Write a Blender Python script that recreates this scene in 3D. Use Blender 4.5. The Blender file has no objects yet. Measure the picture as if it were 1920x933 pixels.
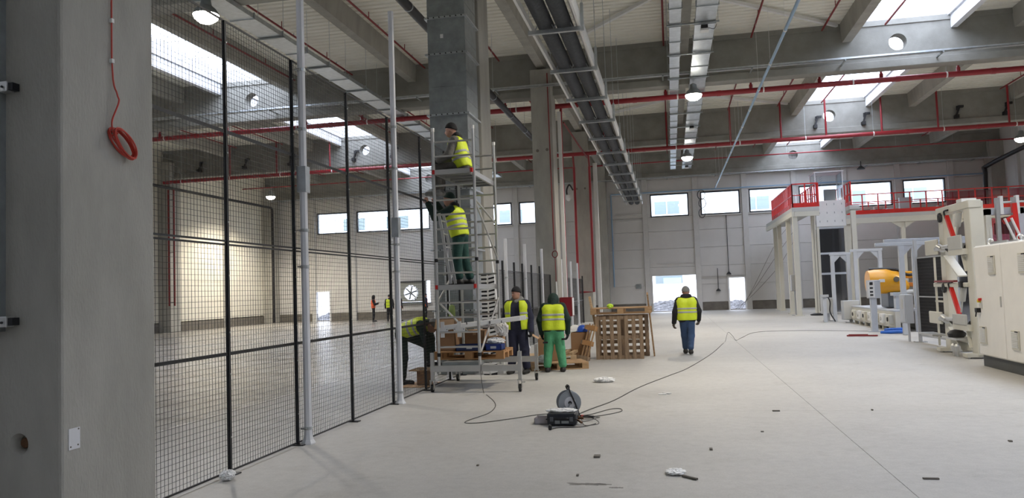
import bpy, bmesh, math, random
import numpy as np
from mathutils import Vector, Matrix
random.seed(7)
scene = bpy.context.scene
COL = scene.collection
PI = math.pi

# ------------------------------------------------------------------ camera
cd = bpy.data.cameras.new('camera'); cam = bpy.data.objects.new('camera', cd); COL.objects.link(cam)
cd.sensor_fit = 'HORIZONTAL'; cd.sensor_width = 36.0; cd.lens = 36.0 * 1460.0 / 1920.0
cd.clip_start = 0.05; cd.clip_end = 500
def cam_axes(yaw, pitch, roll):
    fw = Vector((-math.sin(yaw), math.cos(yaw), 0)); rt = Vector((math.cos(yaw), math.sin(yaw), 0)); up = Vector((0, 0, 1))
    f2 = fw * math.cos(pitch) + up * math.sin(pitch); u2 = up * math.cos(pitch) - fw * math.sin(pitch)
    r3 = rt * math.cos(roll) - u2 * math.sin(roll); u3 = u2 * math.cos(roll) + rt * math.sin(roll)
    return r3, u3, f2
_r, _u, _f = cam_axes(math.radians(11.4642), math.radians(3.125), math.radians(1.968))
cam.matrix_world = Matrix(((_r.x, _u.x, -_f.x, 0), (_r.y, _u.y, -_f.y, 0), (_r.z, _u.z, -_f.z, 1.65), (0, 0, 0, 1)))
scene.camera = cam

# ------------------------------------------------------------------ sky, daylight portals, exposure
W = bpy.data.worlds.new('overcast_sky'); scene.world = W; W.use_nodes = True
_bg = W.node_tree.nodes['Background']
_bg.inputs[0].default_value = (0.78, 0.845, 1.0, 1); _bg.inputs[1].default_value = 8.5
scene.view_settings.view_transform = 'Standard'; scene.view_settings.look = 'None'
scene.view_settings.exposure = 0.0; scene.view_settings.gamma = 1.0
scene.view_settings.use_curve_mapping = False
scene.cycles.use_denoising = True
scene.cycles.max_bounces = 8; scene.cycles.diffuse_bounces = 5; scene.cycles.glossy_bounces = 3
scene.cycles.transparent_max_bounces = 12
scene.cycles.sample_clamp_indirect = 6.0
LAMP_POWER = 385.0

def portal(name, loc, rot, sx, sy):
    ld = bpy.data.lights.new(name, 'AREA'); ld.shape = 'RECTANGLE'; ld.size = sx; ld.size_y = sy
    ld.cycles.is_portal = True
    o = bpy.data.objects.new(name, ld); COL.objects.link(o); o.location = loc; o.rotation_euler = rot
GIRDER_Y = [-7.0, 4.7, 16.4, 28.1, 39.8, 51.35]
SKY_X = [(-17.35, -14.65), (6.75, 9.45)]
for (xa, xb) in SKY_X:
    for ya, yb in zip(GIRDER_Y[:-1], GIRDER_Y[1:]):
        portal('skylight_daylight', ((xa + xb) / 2, (ya + yb) / 2 + .25, 11.45), (0, 0, 0), xb - xa, yb - ya - .6)

# ------------------------------------------------------------------ materials
MATS = {}
def mat(name, col, rough=0.6, metal=0.0, var=0.06, scale=3.0, bump=0.0, bscale=40.0, stretch=(1, 1, 1), alpha=1.0, emit=0.0, spec=0.5, dirt=None, coat=0.0):
    if name in MATS: return MATS[name]
    m = bpy.data.materials.new(name); m.use_nodes = True; MATS[name] = m
    nt = m.node_tree; N = nt.nodes; L = nt.links
    b = N['Principled BSDF']
    b.inputs['Roughness'].default_value = rough; b.inputs['Metallic'].default_value = metal
    b.inputs['Specular IOR Level'].default_value = spec
    b.inputs['Alpha'].default_value = alpha
    if coat: b.inputs['Coat Weight'].default_value = coat
    if emit:
        b.inputs['Emission Color'].default_value = (*col, 1); b.inputs['Emission Strength'].default_value = emit
    if var > 0:
        tc = N.new('ShaderNodeTexCoord'); mp = N.new('ShaderNodeMapping'); mp.inputs['Scale'].default_value = stretch
        L.new(tc.outputs['Object'], mp.inputs['Vector'])
        nz = N.new('ShaderNodeTexNoise'); nz.inputs['Scale'].default_value = scale; nz.inputs['Detail'].default_value = 5
        nz.inputs['Roughness'].default_value = 0.62
        L.new(mp.outputs['Vector'], nz.inputs['Vector'])
        cr = N.new('ShaderNodeValToRGB')
        cr.color_ramp.elements[0].position = 0.3; cr.color_ramp.elements[1].position = 0.7
        lo = [max(0, c * (1 - var)) for c in col]; hi = [min(1, c * (1 + var)) for c in col]
        if dirt: lo = list(dirt)
        cr.color_ramp.elements[0].color = (*lo, 1); cr.color_ramp.elements[1].color = (*hi, 1)
        L.new(nz.outputs['Fac'], cr.inputs['Fac']); L.new(cr.outputs['Color'], b.inputs['Base Color'])
        if bump > 0:
            n2 = N.new('ShaderNodeTexNoise'); n2.inputs['Scale'].default_value = bscale; n2.inputs['Detail'].default_value = 3
            L.new(mp.outputs['Vector'], n2.inputs['Vector'])
            bp = N.new('ShaderNodeBump'); bp.inputs['Strength'].default_value = bump; bp.inputs['Distance'].default_value = 0.02
            L.new(n2.outputs['Fac'], bp.inputs['Height']); L.new(bp.outputs['Normal'], b.inputs['Normal'])
    else:
        b.inputs['Base Color'].default_value = (*col, 1)
    return m
def mat_clear(name, tint, gloss=0.08, rough=0.05):
    m = bpy.data.materials.new(name); m.use_nodes = True; MATS[name] = m
    nt = m.node_tree; N = nt.nodes; L = nt.links
    N.remove(N['Principled BSDF'])
    t = N.new('ShaderNodeBsdfTransparent'); t.inputs[0].default_value = (*tint, 1)
    g = N.new('ShaderNodeBsdfGlossy'); g.inputs[0].default_value = (1, 1, 1, 1); g.inputs['Roughness'].default_value = rough
    mx = N.new('ShaderNodeMixShader'); mx.inputs[0].default_value = gloss
    L.new(t.outputs[0], mx.inputs[1]); L.new(g.outputs[0], mx.inputs[2]); L.new(mx.outputs[0], N['Material Output'].inputs[0])
    return m

def mat_floor():
    m = bpy.data.materials.new('floor_concrete'); m.use_nodes = True; MATS['floor'] = m
    nt = m.node_tree; N = nt.nodes; L = nt.links; b = N['Principled BSDF']
    tc = N.new('ShaderNodeTexCoord')
    def noise(sc, det, ro, st=(1, 1, 1)):
        mp = N.new('ShaderNodeMapping'); mp.inputs['Scale'].default_value = st
        L.new(tc.outputs['Object'], mp.inputs['Vector'])
        n = N.new('ShaderNodeTexNoise'); n.inputs['Scale'].default_value = sc; n.inputs['Detail'].default_value = det
        n.inputs['Roughness'].default_value = ro; L.new(mp.outputs['Vector'], n.inputs['Vector']); return n
    n1 = noise(0.35, 6, 0.65); n2 = noise(9, 6, 0.7); n3 = noise(60, 4, 0.7); n4 = noise(1.6, 8, 0.75)
    def ramp(src, p0, c0, p1, c1):
        r = N.new('ShaderNodeValToRGB'); r.color_ramp.elements[0].position = p0; r.color_ramp.elements[1].position = p1
        r.color_ramp.elements[0].color = (*c0, 1); r.color_ramp.elements[1].color = (*c1, 1)
        L.new(src.outputs['Fac'], r.inputs['Fac']); return r
    def mul(a, b_, fac=1.0):
        x = N.new('ShaderNodeMix'); x.data_type = 'RGBA'; x.blend_type = 'MULTIPLY'; x.inputs[0].default_value = fac
        L.new(a, x.inputs[6]); L.new(b_, x.inputs[7]); return x.outputs[2]
    a = ramp(n1, .32, (.445, .43, .405), .68, (.53, .515, .485)).outputs[0]
    c = mul(a, ramp(n2, .3, (.88, .88, .88), .6, (1, 1, 1)).outputs[0])
    c = mul(c, ramp(n3, .3, (.86, .86, .86), .62, (1, 1, 1)).outputs[0])
    c = mul(c, ramp(n4, .30, (.86, .855, .84), .46, (1, 1, 1)).outputs[0])
    sp = N.new('ShaderNodeSeparateXYZ'); L.new(tc.outputs['Object'], sp.inputs[0])
    mr2 = N.new('ShaderNodeMapRange'); mr2.inputs[1].default_value = -5.2; mr2.inputs[2].default_value = -4.0; mr2.inputs[3].default_value = 0.0; mr2.inputs[4].default_value = 1.0
    L.new(sp.outputs['X'], mr2.inputs[0])
    n5 = noise(.8, 6, .7, (.25, 1.6, 1))
    st_ = ramp(n5, .34, (.56, .54, .51), .66, (.80, .80, .80)).outputs[0]
    mx_ = N.new('ShaderNodeMix'); mx_.data_type = 'RGBA'; mx_.inputs[7].default_value = (1, 1, 1, 1); L.new(mr2.outputs[0], mx_.inputs[0]); L.new(st_, mx_.inputs[6])
    c = mul(c, mx_.outputs[2])
    L.new(c, b.inputs['Base Color'])
    # the slab beyond the mesh fence is swept and polished, the working side is dusty
    mr = N.new('ShaderNodeMapRange'); mr.inputs[1].default_value = -7; mr.inputs[2].default_value = -3
    mr.inputs[3].default_value = 0.2; mr.inputs[4].default_value = 0.52
    L.new(sp.outputs['X'], mr.inputs[0])
    ad = N.new('ShaderNodeMath'); ad.operation = 'MULTIPLY_ADD'; ad.inputs[1].default_value = 0.05
    L.new(n1.outputs['Fac'], ad.inputs[0]); L.new(mr.outputs[0], ad.inputs[2])
    sb = N.new('ShaderNodeMath'); sb.operation = 'SUBTRACT'; sb.inputs[1].default_value = -0.02
    L.new(ad.outputs[0], sb.inputs[0]); L.new(sb.outputs[0], b.inputs['Roughness'])
    bp = N.new('ShaderNodeBump'); bp.inputs['Strength'].default_value = 0.12; bp.inputs['Distance'].default_value = 0.01
    L.new(n3.outputs['Fac'], bp.inputs['Height']); L.new(bp.outputs[0], b.inputs['Normal'])
    return m

mat_floor()
mat('joint', (.14, .14, .13), .9)
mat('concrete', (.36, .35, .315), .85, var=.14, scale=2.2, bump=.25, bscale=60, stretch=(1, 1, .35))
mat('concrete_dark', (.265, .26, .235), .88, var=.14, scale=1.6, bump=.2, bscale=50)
mat('deck', (.80, .785, .70), .55, var=.04, scale=1.0)
mat('panel', (.60, .585, .565), .75, var=.05, scale=.7, bump=.06, bscale=90)
mat('panel_left', (.72, .69, .60), .75, var=.06, scale=.7)
mat('pilaster', (.55, .54, .52), .7, var=.05)
mat('plinth', (.16, .145, .125), .85, var=.2)
mat('black_frame', (.02, .021, .024), .45, var=0)
mat('white_paint', (.74, .74, .73), .45, var=.03)
mat('white_steel', (.72, .73, .76), .4, var=.03)
mat('galv', (.50, .53, .55), .38, metal=.75, var=.14, scale=6)
mat('galv_dark', (.30, .325, .33), .42, metal=.55, var=.16, scale=5)
mat('alu', (.58, .58, .57), .35, metal=.8, var=.06)
mat('red', (.27, .017, .024), .35, var=.06)
mat('red_dark', (.22, .018, .02), .45, var=.08)
mat('red_bright', (.62, .02, .015), .4, var=.05)
mat('insul', (.045, .05, .058), .75, var=.3, scale=14, bump=.3, bscale=30)
mat('black', (.012, .012, .014), .5, var=.1)
mat('rubber', (.02, .02, .02), .7, var=.1)
mat('cable_grey', (.075, .07, .062), .6, var=.1)
mat('blue_conduit', (.26, .40, .56), .4, var=.05)
mat('lamp_glow', (1.0, .96, .86), .5, var=0, emit=30.0)
mat_clear('skylight_sheet', (.93, .95, .97), .05, .25)
mat_clear('window_glass', (.92, .96, .97), .04, .02)
mat_clear('clear_plastic', (.86, .90, .93), .12, .08)

# ------------------------------------------------------------------ mesh helpers
ORG = {}
class MB:
    def __init__(s): s.v = []; s.f = []
    def add(s, vs, fs):
        n = len(s.v); s.v += [tuple(p) for p in vs]; s.f += [tuple(i + n for i in f) for f in fs]; return s
    def box(s, x0, x1, y0, y1, z0, z1):
        vs = [(x0, y0, z0), (x1, y0, z0), (x1, y1, z0), (x0, y1, z0), (x0, y0, z1), (x1, y0, z1), (x1, y1, z1), (x0, y1, z1)]
        return s.add(vs, [(0, 3, 2, 1), (4, 5, 6, 7), (0, 1, 5, 4), (1, 2, 6, 5), (2, 3, 7, 6), (3, 0, 4, 7)])
    def cbox(s, c, d): return s.box(c[0] - d[0] / 2, c[0] + d[0] / 2, c[1] - d[1] / 2, c[1] + d[1] / 2, c[2] - d[2] / 2, c[2] + d[2] / 2)
    def bar(s, p, q, w, h, up=(0, 0, 1)):
        p = Vector(p); q = Vector(q); d = (q - p).normalized(); up = Vector(up).normalized()
        if abs(d.dot(up)) > .98: up = Vector((0, 1, 0))
        x = d.cross(up).normalized(); y = x.cross(d)
        vs = []
        for c in (p, q):
            for a, b in ((-1, -1), (1, -1), (1, 1), (-1, 1)): vs.append(c + x * (a * w / 2) + y * (b * h / 2))
        return s.add(vs, [(0, 1, 2, 3), (7, 6, 5, 4), (0, 4, 5, 1), (1, 5, 6, 2), (2, 6, 7, 3), (3, 7, 4, 0)])
    def tube(s, pts, r, n=8, closed=False, caps=True):
        P = [Vector(p) for p in pts]; m = len(P)
        if not isinstance(r, (list, tuple)): r = [r] * m
        t = []
        for i in range(m):
            if closed: d = P[(i + 1) % m] - P[i - 1]
            else: d = P[min(i + 1, m - 1)] - P[max(i - 1, 0)]
            t.append(d.normalized())
        ref = Vector((0, 0, 1)) if abs(t[0].z) < .9 else Vector((1, 0, 0))
        u = t[0].cross(ref).normalized(); vs = []
        for i in range(m):
            u = (u - t[i] * u.dot(t[i])).normalized(); w = t[i].cross(u)
            for k in range(n):
                a = 2 * PI * k / n; vs.append(P[i] + (u * math.cos(a) + w * math.sin(a)) * r[i])
        fs = []
        for i in range(m if closed else m - 1):
            j = (i + 1) % m
            for k in range(n): fs.append((i * n + k, i * n + (k + 1) % n, j * n + (k + 1) % n, j * n + k))
        if caps and not closed:
            fs.append(tuple(range(n - 1, -1, -1))); fs.append(tuple((m - 1) * n + k for k in range(n)))
        return s.add(vs, fs)
    def cyl(s, p, q, r, n=12): return s.tube([p, q], r, n)
    def lathe(s, prof, n=16, o=(0, 0, 0), axis='z'):
        vs = []; m = len(prof)
        for (r, h) in prof:
            for k in range(n):
                a = 2 * PI * k / n; x, y, z = r * math.cos(a), r * math.sin(a), h
                if axis == 'x': x, y, z = z, x, y
                if axis == 'y': x, y, z = y, z, x
                vs.append((x + o[0], y + o[1], z + o[2]))
        fs = [(i * n + k, i * n + (k + 1) % n, (i + 1) * n + (k + 1) % n, (i + 1) * n + k) for i in range(m - 1) for k in range(n)]
        fs.append(tuple(range(n - 1, -1, -1))); fs.append(tuple((m - 1) * n + k for k in range(n)))
        return s.add(vs, fs)
    def prism(s, poly, axis, a, b):
        n = len(poly); vs = []
        for h in (a, b):
            for (u, v) in poly: vs.append({'x': (h, u, v), 'y': (u, h, v), 'z': (u, v, h)}[axis])
        return s.add(vs, [tuple(range(n - 1, -1, -1)), tuple(range(n, 2 * n))] + [(i, (i + 1) % n, n + (i + 1) % n, n + i) for i in range(n)])
    def xf(s, M):
        s.v = [tuple(M @ Vector(p)) for p in s.v]; return s
    def build(s, name, material, parent=None, world=True, bevel=0.0, smooth=False, org=None):
        me = bpy.data.meshes.new(name); o = bpy.data.objects.new(name, me); COL.objects.link(o)
        if parent is not None:
            og = ORG.get(parent.name, Vector((0, 0, 0))) if world else Vector((0, 0, 0))
            o.parent = parent; ORG[o.name] = og
        else:
            a = np.array(s.v); og = Vector(((a[:, 0].min() + a[:, 0].max()) / 2, (a[:, 1].min() + a[:, 1].max()) / 2, a[:, 2].min()))
            if org is not None: og = Vector(org)
            o.location = og; ORG[o.name] = og
        me.from_pydata([(p[0] - og.x, p[1] - og.y, p[2] - og.z) for p in s.v], [], s.f)
        bm = bmesh.new(); bm.from_mesh(me); bmesh.ops.recalc_face_normals(bm, faces=bm.faces)
        if bevel > 0:
            ed = [e for e in bm.edges if len(e.link_faces) == 2 and e.calc_face_angle(0) > .6]
            bmesh.ops.bevel(bm, geom=ed, offset=bevel, segments=1 if bevel < .02 else 2, affect='EDGES', profile=.5)
        bm.to_mesh(me); bm.free()
        if smooth:
            me.polygons.foreach_set('use_smooth', [True] * len(me.polygons))
            me.set_sharp_from_angle(angle=math.radians(38))
        me.materials.append(MATS[material] if isinstance(material, str) else material)
        return o
def tag(o, label=None, cat=None, group=None, kind=None):
    if label: o['label'] = label
    if cat: o['category'] = cat
    if group: o['group'] = group
    if kind: o['kind'] = kind
    return o
def thing(name, label, cat, loc=(0, 0, 0), rz=0.0, group=None, kind=None):
    o = bpy.data.objects.new(name, None); COL.objects.link(o); o.empty_display_size = .2
    o.location = loc; o.rotation_euler = (0, 0, rz); ORG[o.name] = Vector(loc)
    return tag(o, label, cat, group, kind)
def share(name, src, parent, loc, rot=(0, 0, 0), scale=(1, 1, 1)):
    o = bpy.data.objects.new(name, src.data); COL.objects.link(o); o.parent = parent
    o.location = loc; o.rotation_euler = rot; o.scale = scale; return o
def copy_tree(o, parent=None):
    c = o.copy(); COL.objects.link(c); c.parent = parent
    for ch in o.children: copy_tree(ch, c)
    return c
def arc(c, r, a0, a1, n, plane='xz'):
    out = []
    for i in range(n + 1):
        a = a0 + (a1 - a0) * i / n; u, v = r * math.cos(a), r * math.sin(a)
        out.append({'xz': (c[0] + u, c[1], c[2] + v), 'xy': (c[0] + u, c[1] + v, c[2]), 'yz': (c[0], c[1] + u, c[2] + v)}[plane])
    return out
def smooth_path(pts, k=6):
    P = [Vector(p) for p in pts]; out = []
    for i in range(len(P) - 1):
        a = P[max(i - 1, 0)]; b = P[i]; c = P[i + 1]; d = P[min(i + 2, len(P) - 1)]
        for j in range(k):
            t = j / k
            out.append(.5 * ((2 * b) + (c - a) * t + (2 * a - 5 * b + 4 * c - d) * t * t + (3 * b - a - 3 * c + d) * t ** 3))
    out.append(P[-1]); return out

# ================================================================== SETTING
XL, XR, YF, YB = -28.5, 19.7, -9.0, 52.0
# ---- floor: cast slabs with saw-cut joints
floor = tag(MB().box(XL - .3, XR + .3, YF - .3, YB + .6, -.3, -.02).build('floor', 'joint', org=(0, 0, 0)), 'pale grey dusty concrete hall floor with saw-cut joints', kind='structure')
xs = [XL] + [1.75 + 6 * k for k in range(-5, 3)] + [XR + .2]; ys = [YF] + [10.6 + 6 * k for k in range(-3, 7)] + [YB + .5]
for a, b in zip(xs[:-1], xs[1:]):
    for c, d in zip(ys[:-1], ys[1:]):
        if d - c < .2: continue
        MB().box(a + .0025, b - .0025, c + .002, d - .002, -.02, 0).build('slab', 'floor', floor)

# ---- walls built of sandwich panels
def fill(u0, u1, rows, holes):
    """rectangles (u0,u1,z0,z1) covering a bay except the holes"""
    out = []
    zs = sorted(set([r for r in rows] + [h[2] for h in holes] + [h[3] for h in holes]))
    zs = [z for z in zs if rows[0] <= z <= rows[-1]]
    for a, b in zip(zs[:-1], zs[1:]):
        cut = [h for h in holes if h[2] <= a + 1e-6 and h[3] >= b - 1e-6]
        x = u0
        for h in sorted(cut):
            if h[0] > x + .01: out.append((x, h[0], a, b))
            x = max(x, h[1])
        if u1 > x + .01: out.append((x, u1, a, b))
    return out
ROWS = [.55, 1.7, 2.9, 4.1, 5.25, 6.2, 7.72, 8.7, 9.7, 10.7]
PILX = [-28.4, -25.1, -22.06, -19.05, -16.0, -13.1, -10.2, -7.2, -4.34, -1.5, 1.75, 4.85, 7.9, 10.9, 14.02, 17.05, 19.6]
WIN = {1: (-24.8, -22.36), 2: (-21.76, -19.34), 3: (-18.76, -16.34), 5: (-12.95, -10.48), 6: (-9.95, -7.48), 9: (-1.14, 1.32), 10: (2.1, 4.56), 11: (5.14, 7.6), 12: (8.2, 10.62), 13: (11.2, 13.7), 14: (14.34, 16.74)}
OPEN = {1: [(-25.0, -23.95, 0, 2.08)], 3: [(-18.85, -16.45, 1.1, 2.62)], 9: [(-1.2, 1.58, 0, 2.34)], 10: [(3.65, 4.62, 0, 2.05)]}
wall_back = MB(); pan = []; base = []
for i, (a, b) in enumerate(zip(PILX[:-1], PILX[1:])):
    holes = list(OPEN.get(i, []))
    if i in WIN: holes.append((WIN[i][0], WIN[i][1], 6.2, 7.72))
    for (u0, u1, z0, z1) in fill(a, b, [0] + ROWS, holes):
        wall_back.box(u0, u1, YB + .2, YB + .3, z0, z1)
        (pan if z0 >= .54 else base).append((u0, u1, z0, z1))
wall_back.box(XL - .3, PILX[0], YB + .2, YB + .3, 0, 10.7).box(PILX[-1], XR + .3, YB + .2, YB + .3, 0, 10.7)
wall_back = tag(wall_back.build('wall_back', 'panel', org=(0, YB, 0)), 'grey panelled end wall with a strip of high windows', kind='structure')
for (u0, u1, z0, z1) in pan: MB().box(u0 + .005, u1 - .005, YB, YB + .2, z0 + .006, z1 - .006).build('wall_panel', 'panel', wall_back, bevel=.006)
for (u0, u1, z0, z1) in base: MB().box(u0, u1, YB + .02, YB + .2, z0, z1 - .006).build('plinth', 'plinth', wall_back)
for x in PILX:
    MB().box(x - .17, x + .17, YB - .14, YB + .02, 0, 9.3).build('pilaster', 'pilaster', wall_back, bevel=.012)
n = 0
for i, (a, b) in WIN.items():
    n += 1
    w = MB()
    for (x0, x1, z0, z1) in ((a, b, 6.2, 6.28), (a, b, 7.64, 7.72), (a, a + .07, 6.28, 7.64), (b - .07, b, 6.28, 7.64)): w.box(x0, x1, YB - .02, YB + .2, z0, z1)
    w = tag(w.build('window_%d' % n, 'black_frame'), 'black framed strip window high in the end wall', kind='structure')
    MB().box(a + .07, b - .07, YB + .08, YB + .1, 6.28, 7.64).build('pane', 'window_glass', w)
    MB().box(a - .06, b + .06, YB - .1, YB + .02, 6.12, 6.19).build('window_sill', 'pilaster', w)
portal('window_daylight', (-16.2, YB + .6, 6.96), (-PI / 2, 0, 0), 17.6, 1.6)
portal('window_daylight', (7.8, YB + .6, 6.96), (-PI / 2, 0, 0), 18.2, 1.6)
portal('gate_daylight', (.2, YB + .6, 1.2), (-PI / 2, 0, 0), 2.8, 2.4)
# door linings
d = 0
for (x0, x1, z1, m_, lab) in ((-1.2, 1.58, 2.34, 'pilaster', 'wide open gateway in the end wall behind the walking person'), (3.65, 4.62, 2.05, 'white_paint', 'narrow open doorway right of the wide gateway'), (-25.0, -23.95, 2.08, 'white_paint', 'bright open doorway in the far end wall behind the fence')):
    d += 1
    e = MB().box(x0 - .1, x0, YB - .06, YB + .3, 0, z1 + .1).box(x1, x1 + .1, YB - .06, YB + .3, 0, z1 + .1).box(x0, x1, YB - .06, YB + .3, z1, z1 + .1)
    e = tag(e.build('door_%d' % d, m_), lab, kind='structure')
    MB().box(x0, x1, YB - .02, YB + .3, -.02, .05).build('threshold', 'plinth', e)
# left wall
wl = MB().box(XL - .3, XL - .2, YF, YB, 0, 10.7); wall_left = tag(wl.build('wall_left', 'panel_left', org=(XL, 0, 0)), 'cream panelled long side wall behind the mesh fence', kind='structure')
for k in range(7, 21):
    a = YF + 1 + 3 * k; b = a + 3
    if a > 51: break
    b = min(b, YB)
    for z0, z1 in zip(ROWS[:-1], ROWS[1:]): MB().box(XL - .2, XL, a + .005, b - .005, z0 + .006, z1 - .006).build('wall_panel', 'panel_left', wall_left)
    MB().box(XL - .2, XL + .03, a + .02, b - .02, 0, .5).build('plinth', 'plinth', wall_left)
    if k % 2 == 0: MB().box(XL - .02, XL + .16, a - .17, a + .17, 0, 10.2).build('pilaster', 'pilaster', wall_left)
MB().box(XL - .2, XL, YF, 13, 0, 10.7).build('wall_panel', 'panel_left', wall_left)
wall_right = tag(MB().box(XR, XR + .3, YF, YB + .3, 0, 10.7).build('wall_right', 'panel', org=(XR, 0, 0)), 'grey side wall behind the raised platform', kind='structure')
for k in range(12, 20):
    a = YF + 1 + 3 * k
    MB().box(XR - .16, XR + .02, a - .17, a + .17, 0, 10.2).build('pilaster', 'pilaster', wall_right)
wall_front = tag(MB().box(XL - .3, XR + .3, YF - .3, YF, 0, 10.7).build('wall_front', 'panel'), 'plain hall wall behind the viewer', kind='structure')

# ---- columns
CX0, CX1 = -4.72, -3.96
def column(x0, x1, y0, y1, z1, lab):
    return tag(MB().box(x0, x1, y0, y1, 0, z1).build('column', 'concrete', bevel=.022), lab, kind='structure')
col1 = column(CX0, CX1, 4.46, 5.42, 9.9, 'massive smooth concrete column nearest the viewer at the left edge')
col2 = column(CX0 + .03, CX1, 16.6, 17.56, 9.8, 'concrete column behind the upright galvanised air duct')
col3 = column(CX0, CX1, 27.6, 28.56, 9.68, 'concrete column carrying the red fire cabinet')
col4 = column(CX0 + .05, CX1 + .08, 39.3, 40.26, 9.68, 'farther concrete column between two red standpipes')
column(CX0, CX1, 51.0, 51.95, 9.68, 'farthest concrete column of the row at the end wall')
for y, t in ((27.6, 'third'), (39.3, 'second'), (50.9, 'nearest')):
    column(XL - .1, XL + .75, y, y + .95, 9.7, t + ' concrete column from the corner along the cream side wall')
column(XR - .75, XR + .1, 50.9, 51.9, 9.7, 'concrete column in the far corner behind the platform')
def drill(o, c, r0, r1, depth):
    cut = MB().lathe([(r0, -.01), (r0, 0), (r1, depth)], 28, c, 'y').build('drill', 'concrete')
    bpy.context.view_layer.update()
    md = o.modifiers.new('recess', 'BOOLEAN'); md.object = cut; md.operation = 'DIFFERENCE'; md.solver = 'EXACT'
    me = bpy.data.meshes.new_from_object(o.evaluated_get(bpy.context.evaluated_depsgraph_get()))
    o.modifiers.remove(md); o.data = me; bpy.data.objects.remove(cut)
drill(col1, (-4.285, 4.46, .752), .072, .04, .07)
for (x, z) in ((-4.53, 6.7), (-4.18, 6.72)): MB().cyl((x, 27.585, z), (x, 27.61, z), .055, 12).build('bolt_socket', 'plinth', col3)
for (x, z) in ((-4.5, 6.75), (-4.08, 6.75)): MB().cyl((x, 39.285, z), (x, 39.31, z), .055, 12).build('bolt_socket', 'plinth', col4)

# ---- girders with round service holes
HOLEX = (-16.1, 7.87)
def plate_hole(mb, cx, cz, hw, z0, z1, y0, y1, r, n=24):
    ring = [(cx + r * math.cos(2 * PI * k / n), cz + r * math.sin(2 * PI * k / n)) for k in range(n)]
    outer = []
    for k in range(n):
        c, s_ = math.cos(2 * PI * k / n), math.sin(2 * PI * k / n)
        tx = hw / abs(c) if abs(c) > 1e-6 else 1e9; tz = ((z1 - cz) if s_ > 0 else (cz - z0)) / abs(s_) if abs(s_) > 1e-6 else 1e9
        t = min(tx, tz); outer.append((cx + t * c, cz + t * s_))
    vs = []
    for y in (y0, y1):
        for p in ring: vs.append((p[0], y, p[1]))
        for p in outer: vs.append((p[0], y, p[1]))
    fs = []
    for k in range(n):
        j = (k + 1) % n
        fs += [(k, j, n + j, n + k), (2 * n + k, 3 * n + k, 3 * n + j, 2 * n + j), (k, 2 * n + k, 2 * n + j, j)]
    # corners of the rectangle
    for sx in (-1, 1):
        for z in (z0, z1):
            kk = [k for k in range(n) if (outer[k][0] - cx) * sx > 0 and (outer[k][1] - cz) * (z - cz) > 0]
            a = [k for k in kk if abs(abs(outer[k][0] - cx) - hw) < 1e-4]; b = [k for k in kk if abs(outer[k][1] - z) < 1e-4]
            if a and b:
                ia = min(a, key=lambda k: abs(outer[k][1] - z)); ib = min(b, key=lambda k: abs(outer[k][0] - (cx + sx * hw)))
                c0 = len(vs); vs += [(cx + sx * hw, y0, z), (cx + sx * hw, y1, z)]
                fs += [(n + ia, n + ib, c0), (3 * n + ia, c0 + 1, 3 * n + ib)]
    mb.add(vs, fs)
GIRDERS = []
GL = {16.4: 'concrete roof girder above the upright air duct', 28.1: 'nearest concrete roof girder in view with round service holes', 39.8: 'middle concrete roof girder with round service holes', 51.35: 'concrete roof girder against the end wall above the windows', 4.7: 'concrete roof girder over the nearest column', -7.0: 'concrete roof girder behind the viewer'}
for gy in GIRDER_Y:
    g = MB(); x = XL
    for hx in HOLEX:
        g.box(x, hx - .6, gy, gy + .42, 8.8, 10.42); plate_hole(g, hx, 9.64, .6, 8.8, 10.42, gy, gy + .42, .285); x = hx + .6
    g.box(x, XR, gy, gy + .42, 8.8, 10.42)
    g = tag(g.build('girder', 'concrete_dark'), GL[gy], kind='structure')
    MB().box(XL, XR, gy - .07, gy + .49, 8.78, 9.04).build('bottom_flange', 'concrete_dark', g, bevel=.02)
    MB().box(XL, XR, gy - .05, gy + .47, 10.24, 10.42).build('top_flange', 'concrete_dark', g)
    GIRDERS.append(g)
# ---- roof beams along the hall
for bx in (-24.3, -19.3, -14.3, -9.38, -4.34, .78, 6.25, 11.6, 16.0):
    rb = MB()
    for ya, yb in zip(GIRDER_Y[:-1], GIRDER_Y[1:]):
        rb.prism([(bx - .15, 9.78), (bx + .15, 9.78), (bx + .2, 10.42), (bx - .2, 10.42)], 'y', ya + .42, yb)
    side = 'over the column row' if bx == -4.34 else 'left of the column row' if bx < -4 else 'right of the column row'
    tag(rb.build('roof_beam', 'concrete'), 'concrete roof beam running along the hall, ' + side, kind='structure', group='roof beams ' + side)
# ---- ribbed steel deck
def deck(x0, x1):
    m_ = MB(); prof = []; y = YF - .3
    while y < YB + .3:
        prof += [(y, 0), (y + .17, 0), (y + .2, .055), (y + .27, .055)]; y += .30
    k = len(prof)
    m_.add([(x0, p[0], 10.42 + p[1]) for p in prof] + [(x1, p[0], 10.42 + p[1]) for p in prof], [(i, i + 1, k + i + 1, k + i) for i in range(k - 1)])
    return m_
ceiling = tag(MB().box(XL - .3, -17.4, YF - .3, YB + .3, 10.56, 10.75).box(-14.6, 6.7, YF - .3, YB + .3, 10.56, 10.75).box(9.5, XR + .3, YF - .3, YB + .3, 10.56, 10.75).build('ceiling', 'deck', org=(0, 0, 10.4)), 'off-white ribbed steel deck roof', kind='structure')
for a, b in ((XL - .3, -17.4), (-14.6, 6.7), (9.5, XR + .3)): deck(a, b).build('deck_sheet', 'deck', ceiling)
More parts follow.
